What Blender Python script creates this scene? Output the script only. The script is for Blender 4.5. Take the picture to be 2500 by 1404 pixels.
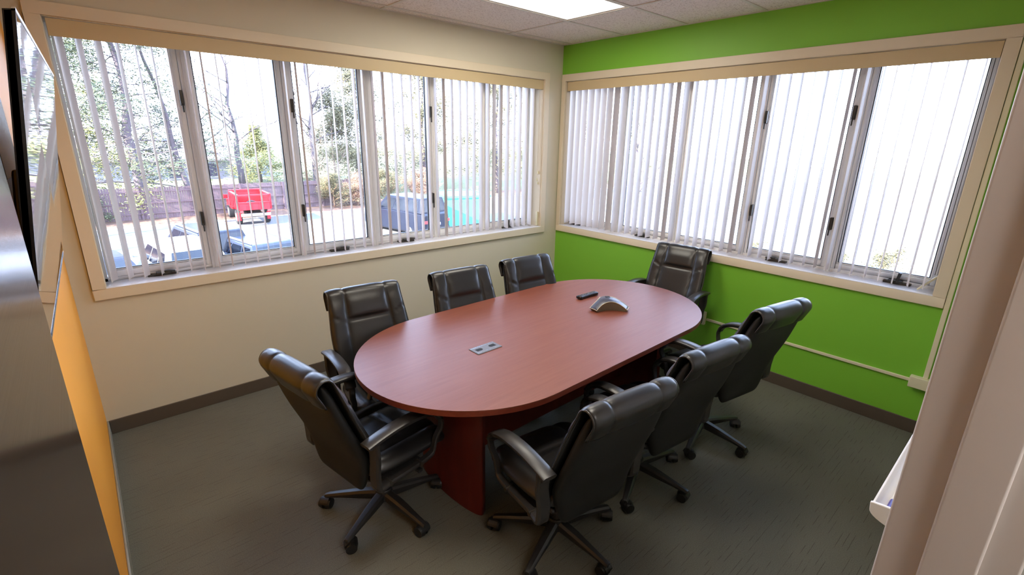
import bpy, math, random
from mathutils import Vector, Matrix
PI = math.pi
sc = bpy.context.scene
COL = sc.collection
for o in list(bpy.data.objects):
    bpy.data.objects.remove(o)

# ------------------------------------------------------------------ camera
YAW, PITCH, ROLL = 0.8437, -0.2996, 0.0179
cam_data = bpy.data.cameras.new('camera')
cam = bpy.data.objects.new('camera', cam_data)
COL.objects.link(cam)
_F = Vector((math.cos(YAW)*math.cos(PITCH), math.sin(YAW)*math.cos(PITCH), math.sin(PITCH)))
_r = Vector((math.sin(YAW), -math.cos(YAW), 0))
_u = _r.cross(_F)
_R = _r*math.cos(ROLL) + _u*math.sin(ROLL)
_U = -_r*math.sin(ROLL) + _u*math.cos(ROLL)
M = Matrix((_R, _U, -_F)).transposed().to_4x4()
M.translation = Vector((-3.8607, -3.6307, 1.8249))
cam.matrix_world = M
cam_data.sensor_fit = 'HORIZONTAL'
cam_data.sensor_width = 36.0
cam_data.lens = 1177.9/2500*36.0
cam_data.clip_start = 0.02
cam_data.clip_end = 500
sc.camera = cam

# ------------------------------------------------------------------ world, sun, exposure
sc.view_settings.view_transform = 'Standard'
sc.view_settings.look = 'None'
sc.view_settings.exposure = 0.15
sc.view_settings.gamma = 1.0
sc.view_settings.use_curve_mapping = False
SKY = 11.0
w = bpy.data.worlds.new('sky'); sc.world = w; w.use_nodes = True
wn = w.node_tree.nodes; wl = w.node_tree.links
bg = wn['Background']
tc = wn.new('ShaderNodeTexCoord'); sx = wn.new('ShaderNodeSeparateXYZ'); rp = wn.new('ShaderNodeValToRGB')
wl.new(tc.outputs['Generated'], sx.inputs[0]); wl.new(sx.outputs['Z'], rp.inputs[0])
rp.color_ramp.elements[0].position = 0.0; rp.color_ramp.elements[0].color = (.82, .90, 1.12, 1)
rp.color_ramp.elements[1].position = 0.6; rp.color_ramp.elements[1].color = (0.50, 0.68, 1.08, 1)
wl.new(rp.outputs[0], bg.inputs['Color'])
bg.inputs['Strength'].default_value = SKY

def light_obj(name, kind, loc, energy, color):
    l = bpy.data.lights.new(name, kind); l.energy = energy; l.color = color
    o = bpy.data.objects.new(name, l); o.location = loc; COL.objects.link(o)
    return o, l
so, sl = light_obj('sun', 'SUN', (-20, -10, 20), 38.0, (1.0, 0.93, 0.82))
sl.angle = math.radians(0.6)
so.rotation_euler = Vector((0.93, 0.16, -0.52)).to_track_quat('-Z', 'Y').to_euler()

# ------------------------------------------------------------------ materials
def srgb(r, g, b):
    f = lambda c: ((c/255)/12.92 if c/255 <= 0.04045 else (((c/255)+0.055)/1.055)**2.4)
    return (f(r), f(g), f(b), 1)

def mat(name, color, rough=0.5, metal=0.0, spec=0.5, noise=None, bump=None, coat=0.0, emit=None, estr=0.0):
    """noise = (scale, amount) colour variation; bump = (scale, strength, distance)"""
    m = bpy.data.materials.new(name); m.use_nodes = True
    nt = m.node_tree; b = nt.nodes['Principled BSDF']
    col = color if len(color) == 4 else (*color, 1)
    b.inputs['Base Color'].default_value = col
    b.inputs['Roughness'].default_value = rough
    b.inputs['Metallic'].default_value = metal
    b.inputs['Specular IOR Level'].default_value = spec
    b.inputs['Coat Weight'].default_value = coat
    t = nt.nodes.new('ShaderNodeTexCoord')
    if noise:
        n = nt.nodes.new('ShaderNodeTexNoise'); n.inputs['Scale'].default_value = noise[0]; n.inputs['Detail'].default_value = 4
        nt.links.new(t.outputs['Object'], n.inputs['Vector'])
        mx = nt.nodes.new('ShaderNodeMix'); mx.data_type = 'RGBA'
        k = noise[1]
        mx.inputs[6].default_value = tuple(c*(1-k) for c in col[:3]) + (1,)
        mx.inputs[7].default_value = tuple(min(1, c*(1+k)) for c in col[:3]) + (1,)
        nt.links.new(n.outputs[0], mx.inputs[0]); nt.links.new(mx.outputs[2], b.inputs['Base Color'])
    if bump:
        n2 = nt.nodes.new('ShaderNodeTexNoise'); n2.inputs['Scale'].default_value = bump[0]; n2.inputs['Detail'].default_value = 5
        nt.links.new(t.outputs['Object'], n2.inputs['Vector'])
        bp = nt.nodes.new('ShaderNodeBump'); bp.inputs['Strength'].default_value = bump[1]; bp.inputs['Distance'].default_value = bump[2]
        nt.links.new(n2.outputs[0], bp.inputs['Height']); nt.links.new(bp.outputs[0], b.inputs['Normal'])
    if emit:
        b.inputs['Emission Color'].default_value = emit
        b.inputs['Emission Strength'].default_value = estr
    return m

MT = {}
MT['cream'] = mat('cream wall paint', srgb(212, 206, 186), 0.6, noise=(3, .02), bump=(180, .08, .001))
MT['green'] = mat('green wall paint', srgb(128, 196, 58), 0.5, noise=(3, .03), bump=(180, .08, .001))
MT['orange'] = mat('orange wall paint', srgb(236, 160, 50), 0.5, noise=(3, .03), bump=(180, .08, .001))
MT['trim'] = mat('white trim paint', srgb(224, 212, 188), 0.4, noise=(4, .02))
MT['jamb'] = mat('doorway white paint', srgb(206, 198, 192), 0.35, noise=(6, .02), bump=(25, .04, .002))
MT['vinyl'] = mat('white vinyl window frame', srgb(244, 242, 238), 0.35)
MT['sill'] = mat('glossy white sill paint', srgb(232, 232, 238), 0.22, coat=.3)
MT['gasket'] = mat('dark gasket', srgb(40, 42, 46), 0.5)
MT['valance'] = mat('beige vinyl valance', srgb(204, 184, 144), 0.45)
MT['hardware'] = mat('dark window hardware', srgb(70, 66, 60), 0.35, metal=.5)
MT['base'] = mat('dark rubber baseboard', srgb(88, 78, 68), 0.45, noise=(12, .06))
MT['basegrey'] = mat('grey rubber baseboard', srgb(140, 138, 126), 0.4, noise=(12, .06))
MT['leather'] = mat('black leather', srgb(30, 29, 29), 0.34, spec=.6, bump=(90, .10, .002), noise=(7, .15))
MT['leathershell'] = mat('dark vinyl chair shell', srgb(20, 20, 19), 0.6, bump=(90, .08, .002))
MT['leatherseam'] = mat('black piping', srgb(50, 48, 47), 0.25, spec=.6)
MT['blackplastic'] = mat('black plastic', srgb(38, 37, 37), 0.38, noise=(9, .1))
MT['armplastic'] = mat('satin black arm plastic', srgb(50, 48, 47), 0.34)
MT['rubber'] = mat('caster rubber', srgb(26, 26, 26), 0.45)
MT['chrome'] = mat('chrome', (.7, .7, .7), 0.2, metal=1)
MT['raceway'] = mat('ivory plastic raceway', srgb(228, 222, 190), 0.4)
MT['black'] = mat('gloss black plastic', srgb(24, 20, 21), 0.25)
MT['silver'] = mat('silver strip', (.6, .6, .62), 0.25, metal=1)
MT['boardwhite'] = mat('white aluminium tray', srgb(232, 228, 224), 0.3)
MT['marker'] = mat('violet marker plastic', srgb(58, 42, 150), 0.3)
MT['grommet'] = mat('grey grommet plastic', srgb(104, 104, 110), 0.4, noise=(60, .06))
MT['hole'] = mat('grommet opening', srgb(12, 12, 14), 0.8)
MT['phone'] = mat('charcoal phone plastic', srgb(66, 66, 80), 0.3)
MT['phonetrim'] = mat('pale phone rim', srgb(206, 196, 170), 0.3)
MT['phonegrille'] = mat('taupe speaker cloth', srgb(112, 102, 84), 0.7, noise=(300, .3))
MT['button'] = mat('grey rubber buttons', srgb(110, 106, 106), 0.5)
MT['frame_metal'] = mat('white painted steel grid', srgb(214, 208, 200), 0.45)
MT['hall'] = mat('hall paint', srgb(200, 196, 190), 0.7)

def lamp_mat(name, strength, color):
    m = bpy.data.materials.new(name); m.use_nodes = True
    b = m.node_tree.nodes['Principled BSDF']
    b.inputs['Base Color'].default_value = (.8, .8, .8, 1)
    b.inputs['Emission Color'].default_value = color
    b.inputs['Emission Strength'].default_value = strength
    return m
MT['diffuser'] = lamp_mat('lit acrylic diffuser', 13.0, (1.0, .93, .80, 1))
MT['halldiffuser'] = lamp_mat('lit hall diffuser', 34.0, (1.0, .95, .92, 1))

def carpet():
    m = bpy.data.materials.new('ribbed charcoal carpet'); m.use_nodes = True
    nt = m.node_tree; N = nt.nodes; L = nt.links; b = N['Principled BSDF']
    b.inputs['Roughness'].default_value = .95; b.inputs['Specular IOR Level'].default_value = .1
    t = N.new('ShaderNodeTexCoord')
    fine = N.new('ShaderNodeTexNoise'); fine.inputs['Scale'].default_value = 260; fine.inputs['Detail'].default_value = 3
    L.new(t.outputs['Object'], fine.inputs[0])
    mp = N.new('ShaderNodeMapping'); mp.inputs['Scale'].default_value = (9.0, 70, 1)
    L.new(t.outputs['Object'], mp.inputs[0])
    dash = N.new('ShaderNodeTexNoise'); dash.inputs['Scale'].default_value = 1; dash.inputs['Detail'].default_value = 1.5
    L.new(mp.outputs[0], dash.inputs[0])
    # ribs along x : thin dark lines every 18 mm, broken by the dash noise
    wv = N.new('ShaderNodeTexWave'); wv.wave_type = 'BANDS'; wv.bands_direction = 'Y'; wv.inputs['Scale'].default_value = 13.5
    wv.inputs['Distortion'].default_value = 0.4
    L.new(t.outputs['Object'], wv.inputs[0])
    pw = N.new('ShaderNodeMath'); pw.operation = 'POWER'; pw.inputs[1].default_value = 55
    L.new(wv.outputs['Fac'], pw.inputs[0])
    th = N.new('ShaderNodeMapRange'); th.inputs[1].default_value = .50; th.inputs[2].default_value = .62
    L.new(dash.outputs[0], th.inputs[0])
    ml = N.new('ShaderNodeMath'); ml.operation = 'MULTIPLY'; L.new(pw.outputs[0], ml.inputs[0]); L.new(th.outputs[0], ml.inputs[1])
    c1 = N.new('ShaderNodeMix'); c1.data_type = 'RGBA'
    c1.inputs[6].default_value = srgb(78, 77, 69); c1.inputs[7].default_value = srgb(134, 133, 121)
    L.new(fine.outputs[0], c1.inputs[0])
    big = N.new('ShaderNodeTexNoise'); big.inputs['Scale'].default_value = 2.2; L.new(t.outputs['Object'], big.inputs[0])
    c0 = N.new('ShaderNodeMix'); c0.data_type = 'RGBA'; c0.blend_type = 'MULTIPLY'; c0.inputs[0].default_value = .25
    L.new(c1.outputs[2], c0.inputs[6]); L.new(big.outputs[0], c0.inputs[7])
    c2 = N.new('ShaderNodeMix'); c2.data_type = 'RGBA'; c2.inputs[7].default_value = srgb(74, 71, 65)
    L.new(ml.outputs[0], c2.inputs[0]); L.new(c0.outputs[2], c2.inputs[6])
    L.new(c2.outputs[2], b.inputs['Base Color'])
    ad = N.new('ShaderNodeMath'); ad.operation = 'SUBTRACT'; mh = N.new('ShaderNodeMath'); mh.operation = 'MULTIPLY'; mh.inputs[1].default_value = .25; L.new(ml.outputs[0], mh.inputs[0]); L.new(fine.outputs[0], ad.inputs[0]); L.new(mh.outputs[0], ad.inputs[1])
    bp = N.new('ShaderNodeBump'); bp.inputs['Strength'].default_value = .6; bp.inputs['Distance'].default_value = .003
    L.new(ad.outputs[0], bp.inputs['Height']); L.new(bp.outputs[0], b.inputs['Normal'])
    return m
MT['carpet'] = carpet()

def wood(name, c1, c2, rough, scale=(1.2, 16, 16), coat=.0):
    m = bpy.data.materials.new(name); m.use_nodes = True
    nt = m.node_tree; N = nt.nodes; L = nt.links; b = N['Principled BSDF']
    b.inputs['Roughness'].default_value = rough; b.inputs['Coat Weight'].default_value = coat; b.inputs['Coat Roughness'].default_value = .3; b.inputs['Specular IOR Level'].default_value = .34
    t = N.new('ShaderNodeTexCoord'); mp = N.new('ShaderNodeMapping'); mp.inputs['Scale'].default_value = scale
    L.new(t.outputs['Object'], mp.inputs[0])
    n = N.new('ShaderNodeTexNoise'); n.inputs['Scale'].default_value = 3; n.inputs['Detail'].default_value = 6; n.inputs['Distortion'].default_value = .6
    L.new(mp.outputs[0], n.inputs[0])
    r = N.new('ShaderNodeValToRGB'); r.color_ramp.elements[0].position = .3; r.color_ramp.elements[0].color = c1
    r.color_ramp.elements[1].position = .7; r.color_ramp.elements[1].color = c2
    L.new(n.outputs[0], r.inputs[0]); L.new(r.outputs[0], b.inputs['Base Color'])
    return m
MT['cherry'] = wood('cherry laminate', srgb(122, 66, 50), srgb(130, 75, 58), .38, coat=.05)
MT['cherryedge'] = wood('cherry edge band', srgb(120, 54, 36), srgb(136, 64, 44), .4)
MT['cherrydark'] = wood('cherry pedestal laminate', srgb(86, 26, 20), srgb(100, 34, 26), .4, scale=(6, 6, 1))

def door_mat():
    m = bpy.data.materials.new('satin dark bronze door'); m.use_nodes = True
    nt = m.node_tree; N = nt.nodes; L = nt.links; b = N['Principled BSDF']
    b.inputs['Metallic'].default_value = .2; b.inputs['Specular IOR Level'].default_value = .5; b.inputs['Coat Weight'].default_value = .05; b.inputs['Coat Roughness'].default_value = .14
    t = N.new('ShaderNodeTexCoord'); mp = N.new('ShaderNodeMapping'); mp.inputs['Scale'].default_value = (1, 1.5, 220)
    L.new(t.outputs['Object'], mp.inputs[0])
    n = N.new('ShaderNodeTexNoise'); n.inputs['Scale'].default_value = 2; n.inputs['Detail'].default_value = 3
    L.new(mp.outputs[0], n.inputs[0])
    mr = N.new('ShaderNodeMapRange'); mr.inputs[3].default_value = .17; mr.inputs[4].default_value = .23
    L.new(n.outputs[0], mr.inputs[0]); L.new(mr.outputs[0], b.inputs['Roughness'])
    mx = N.new('ShaderNodeMix'); mx.data_type = 'RGBA'; mx.inputs[6].default_value = srgb(40, 30, 26); mx.inputs[7].default_value = srgb(54, 42, 36)
    L.new(n.outputs[0], mx.inputs[0]); L.new(mx.outputs[2], b.inputs['Base Color'])
    return m
MT['door'] = door_mat()

def glass_mat(name, tint=(.97, .99, 1, 1), ior=1.45):
    m = bpy.data.materials.new(name); m.use_nodes = True
    nt = m.node_tree; N = nt.nodes; L = nt.links; N.remove(N['Principled BSDF'])
    tr = N.new('ShaderNodeBsdfTransparent'); tr.inputs[0].default_value = tint
    gl = N.new('ShaderNodeBsdfGlossy'); gl.inputs['Roughness'].default_value = 0.0
    fr = N.new('ShaderNodeFresnel'); fr.inputs[0].default_value = ior
    mx = N.new('ShaderNodeMixShader'); L.new(fr.outputs[0], mx.inputs[0]); L.new(tr.outputs[0], mx.inputs[1]); L.new(gl.outputs[0], mx.inputs[2])
    L.new(mx.outputs[0], N['Material Output'].inputs[0])
    return m
MT['glass'] = glass_mat('window glass')

def vane_mat():
    m = bpy.data.materials.new('white pvc vane'); m.use_nodes = True
    nt = m.node_tree; N = nt.nodes; L = nt.links; b = N['Principled BSDF']
    b.inputs['Base Color'].default_value = srgb(236, 230, 226); b.inputs['Roughness'].default_value = .35
    tl = N.new('ShaderNodeBsdfTranslucent'); tl.inputs[0].default_value = srgb(226, 216, 212)
    mx = N.new('ShaderNodeMixShader'); mx.inputs[0].default_value = .32
    L.new(b.outputs[0], mx.inputs[1]); L.new(tl.outputs[0], mx.inputs[2]); L.new(mx.outputs[0], N['Material Output'].inputs[0])
    return m
MT['vane'] = vane_mat()

def tile_mat():
    m = mat('mineral fibre ceiling tile', srgb(236, 226, 220), .9, spec=.1)
    nt = m.node_tree; N = nt.nodes; L = nt.links; b = N['Principled BSDF']
    t = N.new('ShaderNodeTexCoord'); n = N.new('ShaderNodeTexNoise'); n.inputs['Scale'].default_value = 90; n.inputs['Detail'].default_value = 4
    L.new(t.outputs['Object'], n.inputs[0])
    r = N.new('ShaderNodeValToRGB'); r.color_ramp.elements[0].position = .36; r.color_ramp.elements[0].color = srgb(205, 192, 184)
    r.color_ramp.elements[1].position = .46; r.color_ramp.elements[1].color = srgb(236, 226, 220)
    L.new(n.outputs[0], r.inputs[0]); L.new(r.outputs[0], b.inputs['Base Color'])
    bp = N.new('ShaderNodeBump'); bp.inputs['Strength'].default_value = .3; bp.inputs['Distance'].default_value = .002
    L.new(n.outputs[0], bp.inputs['Height']); L.new(bp.outputs[0], b.inputs['Normal'])
    return m
MT['tile'] = tile_mat()

def screen_mat():
    m = mat('glossy television glass', srgb(22, 22, 26), .03, spec=1.0, coat=1.0)
    nt = m.node_tree; N = nt.nodes; L = nt.links; b = N['Principled BSDF']
    b.inputs['Coat Roughness'].default_value = .02; b.inputs['IOR'].default_value = 1.8
    t = N.new('ShaderNodeTexCoord'); n = N.new('ShaderNodeTexNoise'); n.inputs['Scale'].default_value = 5; n.inputs['Detail'].default_value = 2
    mp = N.new('ShaderNodeMapping'); mp.inputs['Scale'].default_value = (1, .6, 3); L.new(t.outputs['Object'], mp.inputs[0]); L.new(mp.outputs[0], n.inputs[0])
    bp = N.new('ShaderNodeBump'); bp.inputs['Strength'].default_value = .03; bp.inputs['Distance'].default_value = .01
    L.new(n.outputs[0], bp.inputs['Height']); L.new(bp.outputs[0], b.inputs['Normal']); L.new(bp.outputs[0], b.inputs['Coat Normal'])
    return m
MT['screen'] = screen_mat()

# outdoors
MT['asphalt'] = mat('sun bleached asphalt', srgb(100, 98, 98), .9, noise=(1.2, .12), bump=(40, .2, .01))
MT['lawn'] = mat('winter lawn', srgb(104, 106, 72), .95, noise=(2, .25), bump=(30, .5, .05))
MT['litter'] = mat('leaf litter', srgb(116, 88, 72), .95, noise=(6, .35), bump=(30, .6, .05))
MT['linepaint'] = mat('white parking line paint', srgb(235, 235, 235), .8)
MT['fence'] = mat('weathered brown fence', srgb(98, 80, 84), .85, noise=(8, .2))
MT['whitefence'] = mat('white vinyl fence', srgb(160, 166, 186), .5)
MT['siding'] = mat('pale house siding', srgb(140, 136, 150), .8)
MT['shingle'] = mat('pale grey shingles', srgb(110, 102, 104), .9, noise=(14, .15))
MT['windowdark'] = mat('dark house window', srgb(70, 66, 84), .2)
MT['bark'] = mat('grey brown bark', srgb(88, 78, 82), .9, noise=(5, .3), bump=(20, .6, .03))
MT['barklight'] = mat('pale bark', srgb(160, 140, 122), .9, noise=(5, .3))
MT['needle'] = mat('spruce needles', srgb(66, 72, 46), .7, noise=(2, .3))
MT['needle2'] = mat('yellow green needles', srgb(112, 112, 60), .7, noise=(2, .3))
MT['leaf'] = mat('faded shrub leaves', srgb(92, 86, 58), .8, noise=(2, .35))
MT['brushm'] = mat('dry brush twigs', srgb(132, 100, 80), .9, noise=(4, .3))
def paint(n, c, rough=.3, metal=.0):
    return mat(n, c, rough, metal=metal, spec=.3, coat=.04)
MT['redpaint'] = paint('red truck paint', srgb(200, 34, 44))
MT['bluegrey'] = paint('dark blue grey car paint', srgb(24, 28, 42))
MT['greypaint'] = paint('grey car paint', srgb(46, 52, 68))
MT['whitepaint'] = paint('white car paint', srgb(170, 172, 178))
MT['darkpaint'] = paint('dark navy car paint', srgb(34, 36, 48))
MT['tealpaint'] = paint('teal container paint', srgb(70, 170, 160), .5)
MT['carglass'] = mat('car glass', srgb(14, 18, 28), .08, spec=.5)
MT['tyre'] = mat('tyre rubber', srgb(34, 33, 34), .8)
MT['rim'] = mat('alloy rim', srgb(170, 170, 176), .3, metal=.7)
MT['lampred'] = mat('red tail lamp lens', srgb(220, 60, 60), .2)
MT['lampwhite'] = mat('clear lamp lens', srgb(236, 236, 230), .1)

# ------------------------------------------------------------------ mesh helpers
class MB:
    def __init__(s): s.v = []; s.f = []
    def add(s, v, f):
        n = len(s.v); s.v += [tuple(p) for p in v]; s.f += [tuple(i+n for i in q) for q in f]; return s
    def box(s, x0, x1, y0, y1, z0, z1, M=None):
        v = [Vector((x, y, z)) for z in (z0, z1) for y in (y0, y1) for x in (x0, x1)]
        if M: v = [M @ p for p in v]
        return s.add(v, [(0, 2, 3, 1), (4, 5, 7, 6), (0, 1, 5, 4), (1, 3, 7, 5), (3, 2, 6, 7), (2, 0, 4, 6)])
    def prism(s, prof, a0, a1, axis='y', M=None):
        """extrude closed 2D profile along axis. axis y: prof=(x,z); x: (y,z); z: (x,y)"""
        def P(a, b, t):
            return Vector({'y': (a, t, b), 'x': (t, a, b), 'z': (a, b, t)}[axis])
        n = len(prof); v = [P(a, b, a0) for a, b in prof] + [P(a, b, a1) for a, b in prof]
        if M: v = [M @ p for p in v]
        f = [(i, (i+1) % n, n+(i+1) % n, n+i) for i in range(n)] + [tuple(range(n))[::-1], tuple(range(n, 2*n))]
        return s.add(v, f)
    def cyl(s, p0, p1, r0, r1=None, n=16, caps=True):
        r1 = r0 if r1 is None else r1
        p0 = Vector(p0); p1 = Vector(p1); d = (p1-p0)
        a = d.orthogonal().normalized(); b = d.normalized().cross(a)
        v = []
        for p, r in ((p0, r0), (p1, r1)):
            v += [p + (a*math.cos(2*PI*i/n) + b*math.sin(2*PI*i/n))*r for i in range(n)]
        f = [(i, (i+1) % n, n+(i+1) % n, n+i) for i in range(n)]
        if caps: f += [tuple(range(n))[::-1], tuple(range(n, 2*n))]
        return s.add(v, f)
    def tube(s, pts, radii, n=8, closed=False):
        pts = [Vector(p) for p in pts]
        if not hasattr(radii, '__len__'): radii = [radii]*len(pts)
        m = len(pts); v = []; prev = None
        for i, p in enumerate(pts):
            if closed: d = pts[(i+1) % m]-pts[i-1]
            else: d = pts[min(i+1, m-1)]-pts[max(i-1, 0)]
            d = d.normalized() if d.length > 1e-9 else Vector((0, 0, 1))
            a = d.orthogonal().normalized() if prev is None else (prev - d*prev.dot(d)).normalized()
            prev = a; b = d.cross(a)
            v += [p + (a*math.cos(2*PI*k/n)+b*math.sin(2*PI*k/n))*radii[i] for k in range(n)]
        f = []
        for i in range(m if closed else m-1):
            j = (i+1) % m
            f += [(i*n+k, i*n+(k+1) % n, j*n+(k+1) % n, j*n+k) for k in range(n)]
        if not closed: f += [tuple(range(n))[::-1], tuple(range((m-1)*n, m*n))]
        return s.add(v, f)
    def ribbon(s, pts, sizes, side, closed=False):
        """sweep a rectangle (w along side, t across) along pts"""
        pts = [Vector(p) for p in pts]; m = len(pts); side = Vector(side); v = []
        for i, p in enumerate(pts):
            if closed: d = pts[(i+1) % m]-pts[i-1]
            else: d = pts[min(i+1, m-1)]-pts[max(i-1, 0)]
            nrm = side.cross(d).normalized(); w_, t_ = sizes[i]
            c = .28
            for a, b in ((-1, -1+c*2), (-1+c, -1), (1-c, -1), (1, -1+c*2), (1, 1-c*2), (1-c, 1), (-1+c, 1), (-1, 1-c*2)):
                v.append(p + side*(w_/2*a) + nrm*(t_/2*b))
        k = 8; f = []
        for i in range(m if closed else m-1):
            j = (i+1) % m
            f += [(i*k+q, i*k+(q+1) % k, j*k+(q+1) % k, j*k+q) for q in range(k)]
        if not closed: f += [tuple(range(k))[::-1], tuple(range((m-1)*k, m*k))]
        return s.add(v, f)
    def grid(s, fn, nu, nv, wrap_u=False):
        v = [fn(i/(nu-1) if not wrap_u else i/nu, j/(nv-1)) for j in range(nv) for i in range(nu)]
        f = []
        for j in range(nv-1):
            for i in range(nu if wrap_u else nu-1):
                i2 = (i+1) % nu
                f.append((j*nu+i, j*nu+i2, (j+1)*nu+i2, (j+1)*nu+i))
        return s.add(v, f)
    def build(s, name, m, parent=None, smooth=False, bevel=0.0, seg=2, loc=None):
        me = bpy.data.meshes.new(name); me.from_pydata(s.v, [], s.f); me.validate(); me.update()
        import bmesh
        bm = bmesh.new(); bm.from_mesh(me)
        bmesh.ops.remove_doubles(bm, verts=bm.verts, dist=1e-6)
        bmesh.ops.recalc_face_normals(bm, faces=bm.faces)
        bm.to_mesh(me); bm.free()
        me.materials.append(MT[m] if isinstance(m, str) else m)
        o = bpy.data.objects.new(name, me); COL.objects.link(o)
        if parent: o.parent = parent
        if loc is not None: o.location = loc
        if smooth:
            for p in me.polygons: p.use_smooth = True
        if bevel:
            b = o.modifiers.new('bevel', 'BEVEL'); b.width = bevel; b.segments = seg; b.limit_method = 'ANGLE'; b.angle_limit = math.radians(35)
            b.harden_normals = False
            if not smooth:
                for p in me.polygons: p.use_smooth = True
                e = o.modifiers.new('wn', 'WEIGHTED_NORMAL')
        return o

def tag(o, label=None, cat=None, group=None, kind=None):
    if label: o['label'] = label
    if cat: o['category'] = cat
    if group: o['group'] = group
    if kind: o['kind'] = kind
    return o
def thing(name, label, cat, loc=(0, 0, 0), rz=0, group=None, kind=None):
    o = bpy.data.objects.new(name, None); COL.objects.link(o); o.location = loc; o.rotation_euler = (0, 0, rz)
    o.empty_display_size = .1
    return tag(o, label, cat, group, kind)
def struct(o, label=None, cat=None):
    o['kind'] = 'structure'
    if label: o['label'] = label
    if cat: o['category'] = cat
    return o
def children(o): return [c for c in bpy.data.objects if c.parent == o]
def copy_tree(o, parent=None):
    kids = list(children(o))
    c = o.copy(); COL.objects.link(c)
    if parent is not None: c.parent = parent
    for k in kids: copy_tree(k, c)
    return c

# ------------------------------------------------------------------ room shell
H = 2.715; L = 4.0; W = 3.575; WT = .20      # height, length x, depth y, wall thickness
CX0, CX1, GY0, GY1 = -3.85, -0.26, -.062, -3.23      # window openings
ZB, ZT = .935, 2.38
# floor
struct(MB().box(-L-.12, .0, -W-.0, .0, -.1, 0).build('floor', 'carpet'), 'dark charcoal carpet with broken ribs running under the conference table', 'floor')
# window wall (cream), wall thickness to outside
b = MB()
b.box(-L-.12, 0, 0, WT, 0, ZB); b.box(-L-.12, 0, 0, WT, ZT, H); b.box(-L-.12, CX0, 0, WT, ZB, ZT); b.box(CX1, 0, 0, WT, ZB, ZT)
struct(b.build('wall_back', 'cream'), 'cream wall with the long window and tan valance', 'wall')
b = MB()
b.box(0, WT, -W-.12, WT, 0, ZB); b.box(0, WT, -W-.12, WT, ZT, H); b.box(0, WT, GY0, WT, ZB, ZT); b.box(0, WT, -W-.12, GY1, ZB, ZT)
struct(b.build('wall_right', 'green'), 'lime green wall with the window on the right', 'wall')
struct(MB().box(-L-.12, -L, -W-.12, 0, 0, H).build('wall_left', 'orange'), 'orange wall behind the television', 'wall')
DX0, DX1, DZ = -3.96, -2.95, 2.06     # doorway opening
b = MB(); b.box(DX1+.02, 0, -W-.12, -W, 0, H); b.box(-L, DX1+.02, -W-.12, -W, DZ+.002, H)
struct(b.build('wall_front', 'cream'), 'cream wall beside the doorway carrying the whiteboard', 'wall')
# ceiling
LX = -.7515; LY0 = -.1165-.6096; LY1 = LY0-.6096
def rects_minus(x0, x1, y0, y1, holes):
    out = [(x0, x1, y0, y1)]
    for hx0, hx1, hy0, hy1 in holes:
        nxt = []
        for a0, a1, c0, c1 in out:
            if hx1 <= a0 or hx0 >= a1 or hy1 <= c0 or hy0 >= c1: nxt.append((a0, a1, c0, c1)); continue
            if hx0 > a0: nxt.append((a0, hx0, c0, c1))
            if hx1 < a1: nxt.append((hx1, a1, c0, c1))
            m0, m1 = max(a0, hx0), min(a1, hx1)
            if hy0 > c0: nxt.append((m0, m1, c0, hy0))
            if hy1 < c1: nxt.append((m0, m1, hy1, c1))
        out = nxt
    return out
panels = [(LX-1.2192, LX, LY1, LY0), (LX-2*1.2192-.0, LX-1.2192-.0, LY1-2*.6096, LY0-2*.6096)]  # second panel is out of view, added to brighten the room
b = MB()
for x0, x1, y0, y1 in rects_minus(-L-.12, WT, -W-.12, WT, panels): b.box(x0, x1, y0, y1, H, H+.03)
b.box(-L-.12, WT, -W-.12, WT, H+.12, H+.15)
cei = struct(b.build('ceiling', 'tile'), 'suspended ceiling of speckled white tiles', 'ceiling')
b = MB(); g = .012
k = -1
for k in range(0, 4):
    x = LX-1.2192*k
    if x > -L: b.box(x-g, x+g, -W, 0, H-.006, H+.004)
for k in range(0, 6):
    y = -.1165-.6096*k
    if y > -W: b.box(-L, 0, y-g, y+g, H-.0055, H+.004)
b.box(-L, 0, -.022, 0, H-.005, H+.002); b.box(-.022, 0, -W, 0, H-.005, H+.002); b.box(-L, -L+.022, -W, 0, H-.005, H+.002); b.box(-L, 0, -W, -W+.022, H-.005, H+.002)
b.build('ceiling_grid', 'frame_metal', cei)
# ceiling lights
for i, (x0, x1, y0, y1) in enumerate(panels):
    lab = ('lit rectangular ceiling light panel nearest the green wall', 'lit rectangular ceiling light panel nearest the doorway, unseen, added to brighten the room')[i]
    t = thing('ceiling_light', lab, 'light', ((x0+x1)/2, (y0+y1)/2, H), group='ceiling light panels')
    hx = (x1-x0)/2; hy = (y1-y0)/2
    MB().box(-hx+.035, hx-.035, -hy+.035, hy-.035, .006, .010).build('diffuser', 'diffuser', t)
    fb = MB()
    for a in ((-hx+.01, hx-.01, -hy+.01, -hy+.035), (-hx+.01, hx-.01, hy-.035, hy-.01), (-hx+.01, -hx+.035, -hy+.035, hy-.035), (hx-.035, hx-.01, -hy+.035, hy-.035)):
        fb.box(*a, -.002, .03)
    fb.box(-hx+.01, hx-.01, -hy+.01, hy-.01, .03, .04)
    fb.build('light_frame', 'frame_metal', t)
# baseboards
def bb(name, x0, x1, y0, y1, m, lab):
    b = MB(); b.box(x0, x1, y0, y1, 0, .093)
    struct(b.build(name, m, bevel=.003), lab, 'baseboard')
bb('baseboard_back', -L+.011, -.011, -.010, 0, 'base', 'dark rubber baseboard along the cream wall')
bb('baseboard_right', -.010, 0, -W, 0, 'base', 'dark rubber baseboard along the green wall')
bb('baseboard_left', -L, -L+.010, -W, 0, 'basegrey', 'grey rubber baseboard along the orange wall')
bb('baseboard_front', DX1+.07, -.011, -W, -W+.010, 'base', 'dark rubber baseboard under the whiteboard')

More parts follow.
